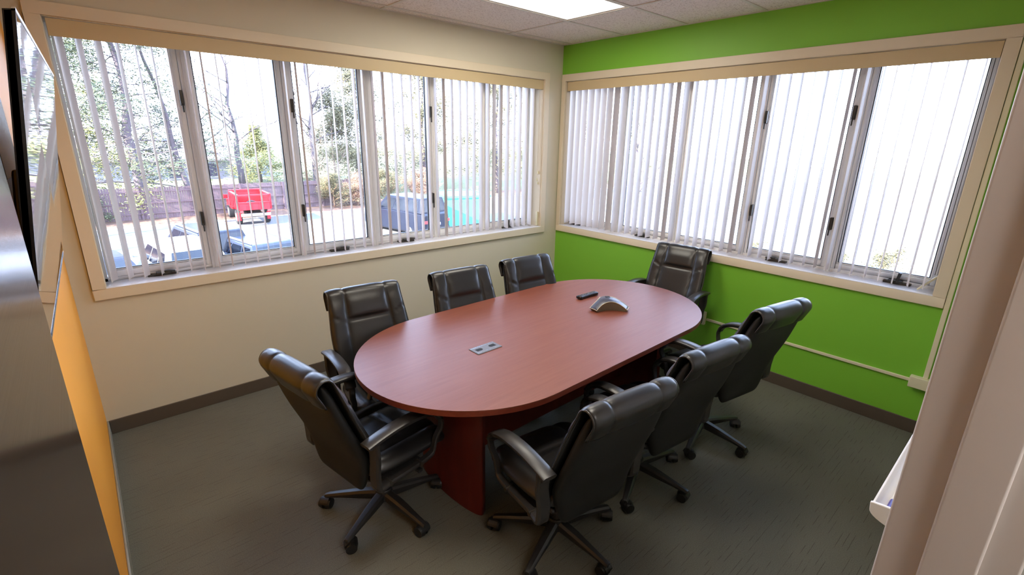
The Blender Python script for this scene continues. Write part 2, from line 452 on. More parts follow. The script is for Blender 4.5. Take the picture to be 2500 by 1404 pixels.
# window casings (picture frame trim)
def casing(name, plane, a0, a1, z0, z1, w_, lab, skip_first=False):
    """plane 'y' : lies on y=0 spanning x; plane 'x' : lies on x=0 spanning y. a0..a1 inner opening"""
    b = MB(); t = .020
    s = 1 if a1 > a0 else -1
    A0 = a0 - s*w_; A1 = a1 + s*w_
    if skip_first: A0 = a0 - s*.048
    def bx(p, q, zz0, zz1):
        p, q = min(p, q), max(p, q)
        if plane == 'y': b.box(p, q, -t, 0.001, zz0, zz1)
        else: b.box(-t, 0.001, p, q, zz0, zz1)
    bx(A0, A1, z1, z1+w_); bx(A0, A1, z0-w_, z0); bx(A0, a0, z0, z1); bx(a1, A1, z0, z1)
    return struct(b.build(name, 'trim', bevel=.0025), lab, 'trim')
casing('trim_1', 'y', CX0, CX1, ZB, ZT, .0635, 'cream painted casing round the long window on the cream wall')
casing('trim_2', 'x', GY0, GY1, ZB, ZT, .0635, 'cream painted casing round the window on the green wall', True)

# windows
def window(name, plane, a0, a1, n, lab, hinge_side, latches, cranks):
    """frame + sashes with glass; along-axis a, depth axis d outward"""
    t = thing(name, lab, 'window', kind='structure')
    s = 1 if a1 > a0 else -1
    def bx(b, p, q, d0, d1, z0, z1):
        p, q = min(p, q), max(p, q)
        if plane == 'y': b.box(p, q, d0, d1, z0, z1)
        else: b.box(d0, d1, p, q, z0, z1)
    # reveal lining and sill
    b = MB(); bx(b, a0, a1, -.018, .150, ZB-.004, ZB+.004); bx(b, a0, a1, -.001, .02, ZB+.003, ZB+.005)
    b.build('window_sill', 'sill', t, bevel=.0015)
    b = MB(); bx(b, a0, a1, -.0, .15, ZT-.004, ZT+.003); bx(b, a0-s*.003, a0+s*.004, 0, .15, ZB, ZT); bx(b, a1-s*.004, a1+s*.003, 0, .15, ZB, ZT)
    b.build('window_lining', 'trim', t)
    step = (a1-a0)/n
    z0, z1 = ZB, ZT
    b = MB()
    # main frame: head, foot and mullions
    bx(b, a0, a1, .148, .235, z0, z0+.026); bx(b, a0, a1, .148, .235, z1-.010, z1)
    for k in range(n+1):
        c = a0+step*k; hw = .019
        p, q = c-hw, c+hw
        if k == 0: p, q = sorted((a0, a0+s*.02))
        if k == n: p, q = sorted((a1, a1-s*.02))
        bx(b, p, q, .136 if 0 < k < n else .148, .235, z0+.0, z1)
        if 0 < k < n: bx(b, c-.004, c+.004, .132, .14, z0, z1)
    b.build('window_frame', 'vinyl', t, bevel=.003)
    for k in range(n):
        u0 = a0+step*k + s*(.021 if k else .022); u1 = a0+step*(k+1) - s*(.021 if k < n-1 else .022)
        sw = .026
        b = MB()
        zz0, zz1 = z0+.028, z1-.010
        bx(b, u0, u0+s*sw, .150, .200, zz0, zz1); bx(b, u1-s*sw, u1, .150, .200, zz0, zz1)
        bx(b, u0+s*sw, u1-s*sw, .150, .200, zz0, zz0+.034); bx(b, u0+s*sw, u1-s*sw, .150, .200, zz1-.018, zz1)
        # stepped glazing bead
        v0, v1 = u0+s*sw, u1-s*sw; zb, zt = zz0+.034, zz1-.018
        bx(b, v0, v0+s*.007, .163, .19, zb, zt); bx(b, v1-s*.007, v1, .163, .19, zb, zt)
        bx(b, v0, v1, .163, .19, zb, zb+.010); bx(b, v0, v1, .163, .19, zt-.010, zt)
        sash = b.build('sash', 'vinyl', t, bevel=.002)
        v0 += s*.007; v1 -= s*.007; zb += .010; zt -= .010
        b = MB(); gk = .006
        bx(b, v0, v0+s*gk, .168, .186, zb, zt); bx(b, v1-s*gk, v1, .168, .186, zb, zt)
        bx(b, v0, v1, .168, .186, zb, zb+gk*.7); bx(b, v0, v1, .168, .186, zt-gk, zt)
        b.build('gasket', 'gasket', sash)
        b = MB(); bx(b, v0, v1, .175, .178, zb, zt); b.build('glass', 'glass', sash)
    for c, z in latches:
        b = MB(); bx(b, c-.009, c+.009, .118, .150, z-.045, z+.045); bx(b, c-.004, c+.004, .112, .125, z-.085, z-.03)
        b.build('latch', 'hardware', t, bevel=.004)
    for c, up in cranks:
        b = MB(); bx(b, c-.075, c+.075, .112, .150, ZB+.004, ZB+.018); bx(b, c-.03, c+.05, .098, .14, ZB+.016, ZB+.030)
        def P(a, d, z): return (a, d, z) if plane == 'y' else (d, a, z)
        if up: b.cyl(P(c, .105, ZB+.02), P(c-.012, .088, ZB+.088), .008, .010)
        else: b.tube([P(c, .105, ZB+.03), P(c+.03, .095, ZB+.036), P(c+.07, .095, ZB+.03)], [.009, .007, .006])
        b.build('crank', 'hardware', t, bevel=.003)
    return t
window('window_1', 'y', CX0, CX1, 6, 'six part white casement window in the cream wall', 0,
       [(-3.285, 2.03), (-3.285, 1.28), (-2.625, 2.02), (-2.625, 1.28), (-1.485, 2.03), (-1.485, 1.30)],
       [(-3.56, 0), (-2.38, 0), (-1.78, 0), (-.60, 1)])
window('window_2', 'x', GY0, GY1, 5, 'five part white casement window in the green wall', 0,
       [(-2.00, 2.01), (-2.00, 1.31), (-2.565, 2.03), (-2.565, 1.28)],
       [(-.17, 0), (-1.02, 1), (-2.25, 0), (-3.02, 1)])

# ------------------------------------------------------------------ vertical blinds
def vane_mesh():
    b = MB(); wv_ = .089; n = 8; zt, zb_ = 2.335, .958
    pts = []
    for i in range(n+1):
        t = -1+2*i/n; pts.append((t*wv_/2, .0075*(1-t*t)))
    th = .0012
    prof = pts + [(x, y-th) for x, y in reversed(pts)]
    b.prism(prof, zb_, zt, 'z')
    return b
def blind(name, plane, a0, a1, first, pitch, n, ang, lab, seed, gaps=None):
    t = thing(name, lab, 'blind')
    rng = random.Random(seed)
    s = 1 if a1 > a0 else -1
    def bx(b, p, q, d0, d1, z0, z1):
        p, q = min(p, q), max(p, q)
        if plane == 'y': b.box(p, q, d0, d1, z0, z1)
        else: b.box(d0, d1, p, q, z0, z1)
    b = MB(); bx(b, a0+s*.014, a1-s*.006, -.002, .004, 2.288, ZT-.008)
    bx(b, a0+s*.014, a0+s*.018, .004, .09, 2.288, ZT-.008); bx(b, a1-s*.010, a1-s*.006, .004, .09, 2.288, ZT-.008)
    b.build('valance', 'valance', t, bevel=.0015)
    b = MB(); bx(b, a0+s*.02, a1-s*.012, .035, .078, 2.345, 2.375); b.build('headrail', 'trim', t)
    me = None
    for i in range(n):
        a = first + s*pitch*i
        if s*(a1-a) < .03: break
        if gaps and i in gaps: continue
        if me is None:
            o = vane_mesh().build('vane', 'vane', t, smooth=True); me = o.data
            e = o.modifiers.new('es', 'EDGE_SPLIT')
        else:
            o = bpy.data.objects.new('vane', me); COL.objects.link(o); o.parent = t
            o.modifiers.new('es', 'EDGE_SPLIT')
        j = rng.uniform(-1, 1)*.003
        o.location = (a+j, .056, 0) if plane == 'y' else (.056, a+j, 0)
        o.rotation_euler = (rng.uniform(-1, 1)*.0015, rng.uniform(-1, 1)*.0015, math.radians(ang(i, n) + rng.uniform(-4, 4)))
    return t
bl = blind('vertical_blind', 'y', CX0, CX1, -3.80, .0800, 45, lambda i, n: 66 if i <= 2 else (78 if i < 13 else 75.5),
           'white vertical blind with tan valance across the long cream wall window', 3)
# chains and weights at the right end of the long blind
b = MB(); b.tube([(-.287, .03, 2.31), (-.288, .032, 1.9), (-.286, .03, 1.44)], .0018, 6); b.tube([(-.272, .03, 2.31), (-.272, .03, 1.50)], .0018, 6)
b.tube([(-.278, .03, 2.31), (-.28, .034, 1.7), (-.286, .03, 1.44)], .0018, 6)
b.build('pull_cord', 'trim', bl)
for a_, c_ in (((-.286, .03, 1.44), (-.286, .03, 1.41)), ((-.272, .03, 1.51), (-.272, .03, 1.48)), ((-.275, .03, 1.40), (-.275, .03, 1.375))):
    MB().cyl(a_, c_, .006, .009).build('cord_weight', 'raceway', bl)
MB().box(-.283, -.266, .01, .035, .945, 1.09).build('chain_tensioner', 'raceway', bl, bevel=.004)
bl2 = blind('vertical_blind', 'x', GY0, GY1, -.105, .0785, 41, lambda i, n: -1 if i < 9 else (5 if i < 34 else 8),
            'white vertical blind with tan valance across the window in the green wall', 11)
b = MB(); b.tube([(.02, -3.205, 2.31), (.022, -3.208, 1.8), (.02, -3.21, 1.06)], .0018, 6)
b.build('pull_cord', 'hardware', bl2)
b = MB(); b.box(-.011, .011, -.006, .006, -.07, .075, Matrix.Translation((.05, -3.185, 1.000)) @ Matrix.Rotation(math.radians(38), 4, 'X'))
b.build('chain_tensioner', 'raceway', bl2, bevel=.004)

# ------------------------------------------------------------------ raceways, boxes, outlet
b = MB(); b.box(-.013, 0, -3.235, -1.83, .351, .372)
tag(b.build('cable_raceway', 'raceway', bevel=.003), 'thin ivory cable raceway running level along the green wall', 'cable cover')
b = MB(); b.box(-.016, 0, -3.322, -3.296, .385, H)
tag(b.build('cable_raceway', 'raceway', bevel=.003), 'thin ivory cable raceway rising beside the window on the green wall', 'cable cover')
b = MB(); b.box(-.045, 0, -3.40, -3.235, .325, .40); o = b.build('junction_box', 'raceway', bevel=.004)
tag(o, 'ivory wall junction box where the two raceways meet', 'junction box')
t = thing('wall_outlet', 'ivory wall outlet box at the end of the level raceway, just past the table end', 'outlet', (0, -1.79, .37))
MB().box(-.03, 0, -.035, .035, -.058, .058).build('outlet_box', 'raceway', t, bevel=.004)
for z in (-.022, .022): MB().box(-.0315, -.029, -.012, .012, z-.009, z+.009).build('socket', 'hole', t)

# ------------------------------------------------------------------ doorway: jamb on the right, open door on the left
b = MB(); b.box(DX1, DX1+.03, -W-.14, -W+.016, 0, DZ); b.box(DX1+.029, DX1+.09, -W, -W+.016, 0, DZ); b.box(DX1+.029, DX1+.09, -W-.14, -W-.121, 0, DZ)
b.box(DX1-.012, DX1+.001, -W-.100, -W-.038, 0, DZ)
struct(b.build('door_frame', 'jamb', bevel=.004), 'off-white door jamb at the right edge of the doorway', 'door frame')
bpy.data.objects['door_frame'].name = 'trim_3'
b = MB(); b.box(-L, DX1+.07, -W, -W+.016, DZ, DZ+.07); b.box(-L, DX1, -W-.12, -W, DZ-.015, DZ)
struct(b.build('trim_4', 'jamb', bevel=.003), 'off-white door head above the doorway', 'door frame')
# door leaf folded back against the orange wall
t = thing('door_1', 'dark satin bronze door standing open against the orange wall', 'door', (-3.9345, -3.555, 0), kind='structure')
MB().box(-.042, 0, 0, .905, .008, 2.04).build('door_leaf', 'door', t, bevel=.002)
b = MB()
for z in (.3, 1.05, 1.8): b.cyl((-.048, -.006, z-.05), (-.048, -.006, z+.05), .007)
b.build('hinge', 'chrome', t, smooth=True)

# hall behind the doorway
b = MB(); b.box(-5.6, -1.4, -5.6, -W-.0, -.1, -.0005); struct(b.build('floor_hall', 'carpet'), 'dark carpet of the hall', 'floor')
b = MB(); b.box(-5.6, -1.4, -5.6, -W-.12, H, H+.1); struct(b.build('ceiling_hall', 'tile'), 'hall ceiling', 'ceiling')
b = MB(); b.box(-1.5, -1.4, -5.6, -W-.12, 0, H); b.box(-5.6, -1.4, -5.7, -5.6, 0, H); b.box(-5.7, -5.6, -5.7, -W-.12, 0, H); b.box(-5.6, -L-.12, -W-.12, -W, 0, H)
struct(b.build('wall_hall', 'hall'), 'plain beige wall of the hall', 'wall')
t = thing('ceiling_light', 'lit square ceiling light panel in the hall', 'light', (-3.2, -4.6, H))
MB().box(-.3, .3, -.3, .3, -.012, -.004).build('diffuser', 'halldiffuser', t)
MB().box(-.32, .32, -.32, .32, -.006, 0).build('light_frame', 'frame_metal', t)

# ------------------------------------------------------------------ whiteboard with tray
t = thing('whiteboard', 'white framed whiteboard with a curved pen tray beside the doorway', 'whiteboard', (0, -W, 0))
MB().box(-2.44, -.62, .001, .012, .93, 2.12).build('board', 'boardwhite', t)
b = MB(); b.box(-2.45, -.61, 0, .020, 2.11, 2.135); b.box(-2.45, -2.43, 0, .020, .92, 2.12); b.box(-.63, -.61, 0, .020, .92, 2.12); b.box(-2.45, -.61, 0, .02, .91, .935)
b.build('board_frame', 'silver', t, bevel=.002)
b = MB()
prof = [(0.012, .930), (.012, .885)] + [(.012+.080*math.sin(a), .905-.025*math.cos(a)*1.0) for a in [i*PI/2/8 for i in range(9)]] + [(.095, .916), (.090, .916)] + [(.014+.072*math.sin(a), .909-.022*math.cos(a)) for a in [PI/2-i*PI/2/8 for i in range(9)]]
b.prism(prof, -2.432, -.62, 'x')
tray = b.build('pen_tray', 'boardwhite', t, bevel=.0008)
b = MB()
prof = [(0.0, .934), (.0, .868)] + [(.0+.096*math.sin(a), .900-.034*math.cos(a)) for a in [i*PI/2/10 for i in range(11)]] + [(.098, .921), (.092, .923)]
b.prism(prof, -2.440, -2.430, 'x'); b.build('tray_end_cap', 'boardwhite', tray, bevel=.002)
b = MB(); b.prism(prof, -.622, -.612, 'x'); b.build('tray_end_cap', 'boardwhite', tray, bevel=.002)
t = thing('marker_pen', 'violet capped marker pen lying in the whiteboard tray', 'marker', (-2.40, -3.515, .8955))
b = MB(); b.cyl((0.005, 0, .0), (.05, .0, .0), .0085, n=20); b.build('pen_cap', 'marker', t, smooth=False, bevel=.001)
b = MB(); b.cyl((.05, 0, 0), (.13, 0, 0), .0085, n=20); b.build('pen_barrel', 'boardwhite', t, bevel=.001)

# ------------------------------------------------------------------ television
t = thing('television', 'black flat screen television tilted down on the orange wall', 'television', (0, 0, 0))
yf, yn = -1.28, -2.512
def tvp(y, z, off=0):
    k = (y-yn)/(yf-yn)
    xt = -3.885 + k*(-3.8575+3.885); sl_ = .139+k*.013
    return Vector((xt-(2.0005-z)*sl_*1.0 - off, y, z - off*.14))
zt, zb = 2.0005, 1.405
def tvbox(b, y0, y1, z0, z1, f0, f1):
    v = []
    for z in (z0, z1):
        for y in (y0, y1):
            v.append(tvp(y, z, f0)); v.append(tvp(y, z, f1))
    return b.add(v, [(0, 2, 3, 1), (4, 5, 7, 6), (0, 1, 5, 4), (1, 3, 7, 5), (3, 2, 6, 7), (2, 0, 4, 6)])
tvbox(MB(), yn, yf, zb, zt, .0015, .014).build('television_case', 'black', t, bevel=.002)
tvbox(MB(), yn+.005, yf-.004, zb+.006, zt-.006, -.0005, .003).build('screen', 'screen', t)
b = MB(); tvbox(b, yn, yf, zb-.004, zb+.003, -.002, .012); b.build('silver_edge', 'silver', t)
b = MB(); tvbox(b, yn, yf, zt-.003, zt+.002, -.001, .004); b.build('silver_edge', 'silver', t)
b = MB(); tvbox(b, yn, yn+.004, zb, zt, -.001, .014); b.build('side_bezel', 'black', t)
b = MB(); tvbox(b, yn+.12, yf-.12, zb+.03, zt-.24, .012, .030); b.build('back_cover', 'black', t, bevel=.004)
b = MB(); b.box(-3.999, -3.975, -2.1, -1.7, 1.72, 1.95); b.build('wall_mount', 'black', t)

# ------------------------------------------------------------------ conference table
TZ = .74
tab = thing('conference_table', 'long racetrack shaped conference table with cherry wood top', 'table', (-1.837, -1.718, 0), .019)
def race(a, bb_, e, n=20):
    pts = []
    for q, (sx_, sy_) in enumerate(((1, 1), (-1, 1), (-1, -1), (1, -1))):
        for i in range(n+1):
            th = i/n*PI/2
            if q % 2: th = PI/2-th
            pts.append((sx_*((a-e)+e*math.cos(th)), sy_*bb_*math.sin(th)))
    out = []
    for p in pts:
        if not out or (Vector(p)-Vector(out[-1])).length > 1e-5: out.append(p)
    return out
pr = race(1.214, .605, .628, 24)
b = MB(); b.prism(pr, TZ-.004, TZ, 'z'); o = b.build('tabletop', 'cherry', tab, bevel=.0015)
pr2 = race(1.2135, .6045, .628, 24)
b = MB(); b.prism(pr2, TZ-.030, TZ-.004, 'z'); b.build('edge_band', 'cherryedge', tab, bevel=.002)
for sx_ in (-1, 1):
    n = 24; prof = []
    cx_ = sx_*.80
    prof = [(cx_+sx_*.05*math.cos(a)*(1), .27*math.sin(a)-.055) for a in [-PI/2+PI*i/n for i in range(n+1)]]
    inner = [(x-sx_*.03, -.055+(y+.055)*.93) for x, y in reversed(prof)]
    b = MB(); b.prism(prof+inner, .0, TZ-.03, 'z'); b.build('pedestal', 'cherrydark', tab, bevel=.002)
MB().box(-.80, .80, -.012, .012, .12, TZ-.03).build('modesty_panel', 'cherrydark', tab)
# cable grommet set into the top
g_ = thing('cable_grommet', 'grey rectangular cable grommet with two black openings', 'grommet', (-2.372, -1.752, TZ), .019)
b = MB(); b.box(-.083, .083, -.043, .043, -.002, .004); plate = b.build('grommet_plate', 'grommet', g_, bevel=.0025)
for sx_ in (-1, 1):
    b = MB(); pr_ = [(sx_*(.064), -.013), (sx_*.040, -.013)] + [(sx_*(.036-.013*math.sin(a)), -.013*math.cos(a)) for a in [PI*i/10 for i in range(11)]] + [(sx_*.064, .013)]
    b.prism(pr_, .003, .0046, 'z'); b.build('cable_opening', 'hole', g_)
for yy in (-.030, .030):
    MB().box(-.080, .080, yy-.0012, yy+.0012, .0035, .0048).build('rib', 'silver', g_)

# ------------------------------------------------------------------ conference phone
ph = thing('conference_phone', 'three armed charcoal conference phone beside the remote control', 'phone', (-1.325, -1.757, TZ), math.radians(0))
def phone():
    RT = .138
    def hz(r): return .064*max(0, 1-(r/(RT+.012))**1.9)+.009
    outline = []
    angs = [math.radians(175), math.radians(294), math.radians(55)]
    corners = []
    for a in angs:
        c = Vector((math.cos(a), math.sin(a), 0))*RT; n_ = Vector((-math.sin(a), math.cos(a), 0))
        corners.append((c-n_*.032, c+n_*.032))
    for k in range(3):
        A0, A1 = corners[k]; B0, B1 = corners[(k+1) % 3]
        for q in range(5): outline.append(A0.lerp(A1, q/4))
        mid = (A1+B0)*.5; ctrl = mid.normalized()*.022
        for q in range(1, 20):
            t = q/20; outline.append(A1*(1-t)**2 + ctrl*2*t*(1-t) + B0*t*t)
    n = len(outline); NR = 12
    top = MB(); v = []
    for j in range(1, NR+1):
        for p in outline:
            q = p*(j/NR); z = hz(q.length); 
            v.append(Vector((q.x, q.y, z)))
    v.append(Vector((0, 0, hz(0))))
    f = []
    for j in range(NR-1):
        for i in range(n): f.append((j*n+i, j*n+(i+1) % n, (j+1)*n+(i+1) % n, (j+1)*n+i))
    for i in range(n): f.append((n*NR, (i+1) % n, i))
    top.add(v, f); o = top.build('phone_body', 'phone', ph, smooth=True)
    e_ = o.modifiers.new('s', 'SOLIDIFY'); e_.thickness = .003; e_.offset = -1
    edge = [Vector((p.x, p.y, hz(p.length))) for p in outline]
    MB().tube([p+Vector((0, 0, .0005)) for p in edge], .0021, 6, closed=True).build('pale_rim', 'phonetrim', ph, smooth=True)
    sk = MB(); v = []
    for lv in range(5):
        t = lv/4
        for p in edge:
            s_ = 1-.07*t-.03*t*t; v.append(Vector((p.x*s_, p.y*s_, (p.z-.002)*(1-t)+.001*t)))
    f = [(j*n+i, j*n+(i+1) % n, (j+1)*n+(i+1) % n, (j+1)*n+i) for j in range(4) for i in range(n)]
    f.append(tuple(range(4*n, 5*n)))
    sk.add(v, f); sk.build('speaker_cloth', 'phonegrille', ph, smooth=False)
    Mx = Matrix.Rotation(math.radians(55), 4, 'Z')
    for i in range(4):
        for j in range(3):
            r = .045+i*.013; z = hz(r+.004)
            MB().box(r, r+.008, -.019+j*.013, -.010+j*.013, z-.001, z+.0015, Mx).build('key', 'button', ph)
    b = MB(); z = hz(.02); b.box(.0, .030, -.016, .016, hz(0)-.002, hz(0)+.0008, Mx); b.build('display', 'hole', ph, bevel=.002)
phone()
# ------------------------------------------------------------------ remote control
rc = thing('remote_control', 'black remote control with many small grey buttons beside the phone', 'remote', (-1.248, -1.515, TZ), math.radians(-1))
b = MB()
def RB(u, v):
    a = u*2*PI; x = -.098 + .196*v; wd = .0235 - .004*math.sin(v*PI) + .002
    e = 1 if .03 < v < .97 else .75
    c, s_ = math.cos(a), math.sin(a)
    return Vector((x, math.copysign(abs(c)**.5, c)*wd*e, .013+math.copysign(abs(s_)**.6, s_)*.0115*e))
b.grid(RB, 20, 24, wrap_u=True); n0 = len(b.v)
b.f.append(tuple(range(19, -1, -1))); b.f.append(tuple(range(23*20, 24*20)))
b.build('remote_body', 'black', rc, smooth=True)
b = MB()
for i in range(11):
    for j in range(3):
        b.box(-.085+i*.0155, -.0775+i*.0155, -.0150+j*.012, -.0090+j*.012, .0235, .0258)
b.build('remote_buttons', 'button', rc, bevel=.001)

# ------------------------------------------------------------------ chairs
def sgnpow(x, p): return math.copysign(abs(x)**p, x)
def smooth(a, b_, x):
    t = max(0, min(1, (x-a)/(b_-a))); return t*t*(3-2*t)
def back_curve(t):
    """t 0 bottom .. 1 top -> (y, z) of the backrest centre line ; chair faces +y"""
    z = .325 + .618*t
    y = -.205 - .10*t - .065*t*t + .030*math.exp(-((t-.28)/.25)**2) - .0*t
    return y, z
def back_w(t):
    return .178 + .060*smooth(-.05, .40, t) - .018*smooth(.55, 1.0, t)
def make_chair():
    root = thing('office_chair', 'tmp', 'chair')
    # ---- back shell: thick slab
    NU, NV = 41, 49
    def param(i, n):
        s_ = -1+2*i/(n-1); return math.sin(s_*PI/2)
    def frame(t):
        y, z = back_curve(t); y2, z2 = back_curve(t+.01); y1, z1 = back_curve(t-.01)
        d = Vector((0, y2-y1, z2-z1)).normalized()
        return Vector((0, y, z)), d, Vector((0, d.z, -d.y))
    def slab(t0, t1, wscale, f0, f1, px=7, pz=6):
        F = []; R_ = []
        for j in range(NV):
            sv = param(j, NV); t = t0+(t1-t0)*(sv+1)/2
            c, d, nrm = frame(t); wd = back_w(t)*wscale
            kk = (1-max(0, (abs(sv)-.5)/.5)**4)**(1/3) if abs(sv) > .5 else 1
            low = .74+.26*kk if sv < 0 else .93+.07*kk
            for i in range(NU):
                su = param(i, NU); x = su*wd*low
                e = max(0, 1-abs(su)**px)**.5*max(0, 1-abs(sv)**pz)**.5
                m_ = (f0+f1)/2; F.append(c+Vector((x, 0, 0))+nrm*(m_+(f1-m_)*e)); R_.append(c+Vector((x, 0, 0))+nrm*(m_-(m_-f0)*e))
        b = MB(); b.v = [tuple(p) for p in F]
        for j in range(NV-1):
            for i in range(NU-1):
                a = j*NU+i; b.f.append((a, a+1, a+NU+1, a+NU))
        b.add(R_, [tuple(reversed(q)) for q in b.f]); return b
    slab(0, .972, .965, -.046, .012, 12, 8).build('back_shell', 'leathershell', root, smooth=True)
    # ---- leather cushion: front, rolled over the top, short flap behind
    c0, d0, n0 = frame(.955)
    path = []
    for k in range(46):
        t = .03+(.955-.03)*k/45; c, d, nrm = frame(t); path.append((c+nrm*.022, nrm, t, 0))
    rr = .036; cc = c0 - n0*.014
    for k in range(1, 17):
        a = PI*k/16; path.append((cc + n0*rr*math.cos(a) + d0*rr*math.sin(a), (n0*math.cos(a)+d0*math.sin(a)), .955+.05*k/16, a))
    for k in range(1, 8):
        c = cc - n0*rr - d0*.010*k; path.append((c + n0*(.001*k), -n0, 1.005, PI))
    nP = len(path); NX = 57
    outer = []; inner = []
    for k, (c, nrm, t, a) in enumerate(path):
        wd = back_w(min(t, 1))*1.0; q0 = k/(nP-1)
        for i in range(NX):
            su = -1+2*i/(NX-1); ax = abs(su)
            kk = 1 if q0 > .06 else (1-((.06-q0)/.06)**3)**.4
            x = su*wd*(.84+.16*kk)
            cx_ = .56; pad = 0
            # flap edge curves up in the middle
            if ax < cx_:
                inn = 1-(ax/cx_)**6
                if t > .735:
                    q = (1-max(0, (.80-t)/.065)**2.5)**.5; pad = (.017-.012*smooth(.86, .97, t))*max(0, q)*inn
                else: q = (1-abs((t-.37)/.365)**8) if t > .01 else 0; pad = .008*max(0, q)*inn
            else:
                uu = (ax-cx_)/(1-cx_); g1 = 1-.5*math.exp(-((t-(.70+.08*uu))/.010)**2)
                tp = 1-smooth(.80, .97, t); pad = ((.004+.007*tp)*(1-abs(uu*2-1)**3)+.014*uu*tp)*g1
            seam = math.exp(-((ax-cx_)/.014)**2)*(.004+.003*(1-smooth(.85, 1, t)))
            if ax < cx_ and a == 0: seam = max(seam, math.exp(-((t-.735)/.009)**2)*.008)
            wr = .0012*math.sin(46*t+9*su)*math.exp(-((ax-cx_-.08)/.12)**2)*smooth(.2, .5, t)
            edge = max(0, 1-ax**14)**.5
            o_ = .009+pad-seam+wr
            outer.append(c+Vector((x, 0, 0))+nrm*(o_*(.35+.65*edge)))
            inner.append(c+Vector((x, 0, 0))-nrm*.006*edge)
    b = MB(); b.v = [tuple(p) for p in outer]
    for k in range(nP-1):
        for i in range(NX-1):
            a = k*NX+i; b.f.append((a, a+1, a+NX+1, a+NX))
    m0 = nP*NX; b.v += [tuple(p) for p in inner]
    b.f += [tuple(q+m0 for q in reversed(f_)) for f_ in list(b.f)]
    bd = [k*NX for k in range(nP)] + [(nP-1)*NX+i for i in range(1, NX)] + [k*NX+NX-1 for k in range(nP-2, -1, -1)] + [i for i in range(NX-2, 0, -1)]
    for q in range(len(bd)):
        a, c = bd[q], bd[(q+1) % len(bd)]; b.f.append((a, m0+a, m0+c, c))
    b.build('backrest', 'leather', root, smooth=True)
    bl_ = [outer[k*NX]*.5+inner[k*NX]*.5 for k in range(2, nP)] + [outer[(nP-1)*NX+i]*.5+inner[(nP-1)*NX+i]*.5 for i in range(1, NX)] + [outer[k*NX+NX-1]*.5+inner[k*NX+NX-1]*.5 for k in range(nP-2, 1, -1)]
    b = MB(); b.tube(bl_, .0045, 6); b.build('piping', 'leatherseam', root, smooth=True)
    # ---- seat
    SU, SV = 49, 49
    top = []; botm = []
    for j in range(SV):
        sv = param(j, SV)
        for i in range(SU):
            su = param(i, SU)
            wd = .250 - .020*max(0, -sv)**2
            ku = (1-abs(sv)**5)**(1/3); x = su*wd*(.78+.22*ku)
            y = .010 + sv*.238*(.9+.1*(1-abs(su)**4))
            e = max(0, 1-abs(su)**6)**.5*max(0, 1-abs(sv)**8)**.5
            ax = abs(su)
            pad = .018*(1-(ax/.6)**6) if ax < .6 else .020*(1-abs((ax-.6)/.2-1)**2)
            if ax < .6: pad *= (1-.9*math.exp(-((sv-.15)/.05)**2))
            z = .428 - .018*smooth(.55, 1, sv)
            top.append((x, y, z + (.034+pad-.006*math.exp(-((ax-.6)/.02)**2))*e))
            botm.append((x, y, z - .035*e))
    b = MB(); b.v = list(top)
    for j in range(SV-1):
        for i in range(SU-1):
            a = j*SU+i; b.f.append((a, a+1, a+SU+1, a+SU))
    nf = list(b.f); b.add(botm, [tuple(reversed(q)) for q in nf])
    b.build('seat', 'leather', root, smooth=True)
    MB().box(-.20, .20, -.20, .21, .372, .398).build('seat_pan', 'blackplastic', root, bevel=.012)
    # ---- arms
    for s_ in (-1, 1):
        x = .262*s_
        path = [(.118, .600), (.150, .560), (.150, .520), (.128, .470), (.112, .425), (.096, .396), (.05, .386), (-.05, .384), (-.13, .384), (-.200, .386), (-.212, .41), (-.214, .47), (-.216, .54), (-.218, .60), (-.218, .625)]
        wdt = []
        for k_, (y, z) in enumerate(path):
            if k_ < 5: wdt.append((.030 if k_ else .044, .016))
            elif k_ < 9: wdt.append((.034, .022))
            else: wdt.append((.060, .026))
        pad = [(-.262, .628), (-.20, .640), (-.12, .650), (-.04, .652), (.04, .644), (.095, .624), (.130, .594), (.140, .570)]
        P = [Vector((x + s_*.012, y, z)) for y, z in pad]; pts = []; sz = []
        for k_ in range(len(P)-1):
            p0, p1, p2, p3 = P[max(0, k_-1)], P[k_], P[k_+1], P[min(len(P)-1, k_+2)]
            for q in range(4):
                t = q/4; pts.append(.5*((2*p1)+(p2-p0)*t+(2*p0-5*p1+4*p2-p3)*t*t+(3*p1-p0-3*p2+p3)*t**3)); sz.append((.064 if k_ < 5 else .056, .020))
        pts.append(P[-1]); sz.append((.05, .014))
        b = MB(); b.ribbon(pts, sz, (1, 0, 0)); b.ribbon([p-Vector((0, 0, .012)) for p in pts[1:-1]], [(w_-.014, .012) for w_, _ in sz[1:-1]], (1, 0, 0))
        padmesh = b
        # densify with catmull-rom
        P = [Vector((x + s_*(.010 if z > .50 else -.002), y, z)) for y, z in path]; n = len(P); pts = []; sz = []
        for i in range(n-1):
            p0, p1, p2, p3 = P[max(0, i-1)], P[i], P[i+1], P[min(n-1, i+2)]
            for k in range(3):
                t = k/3
                pts.append(.5*((2*p1)+(p2-p0)*t+(2*p0-5*p1+4*p2-p3)*t*t+(3*p1-p0-3*p2+p3)*t**3))
                a, c = wdt[i], wdt[(i+1) % n]; sz.append((a[0]+(c[0]-a[0])*t, a[1]))
        pts.append(P[-1]); sz.append(wdt[-1])
        b = MB(); b.ribbon(pts, sz, (1, 0, 0))
        arm = b.build('armrest', 'armplastic', root, smooth=True)
        arm.modifiers.new('es', 'EDGE_SPLIT').split_angle = math.radians(40)
        pd_ = padmesh.build('arm_pad', 'armplastic', arm, smooth=True); pd_.modifiers.new('es', 'EDGE_SPLIT').split_angle = math.radians(40)
        for yy in (-.15, .02): MB().cyl((x-s_*.022, yy, .386), (x+s_*.020, yy, .386), .011, n=12).build('arm_bolt', 'hardware', arm)
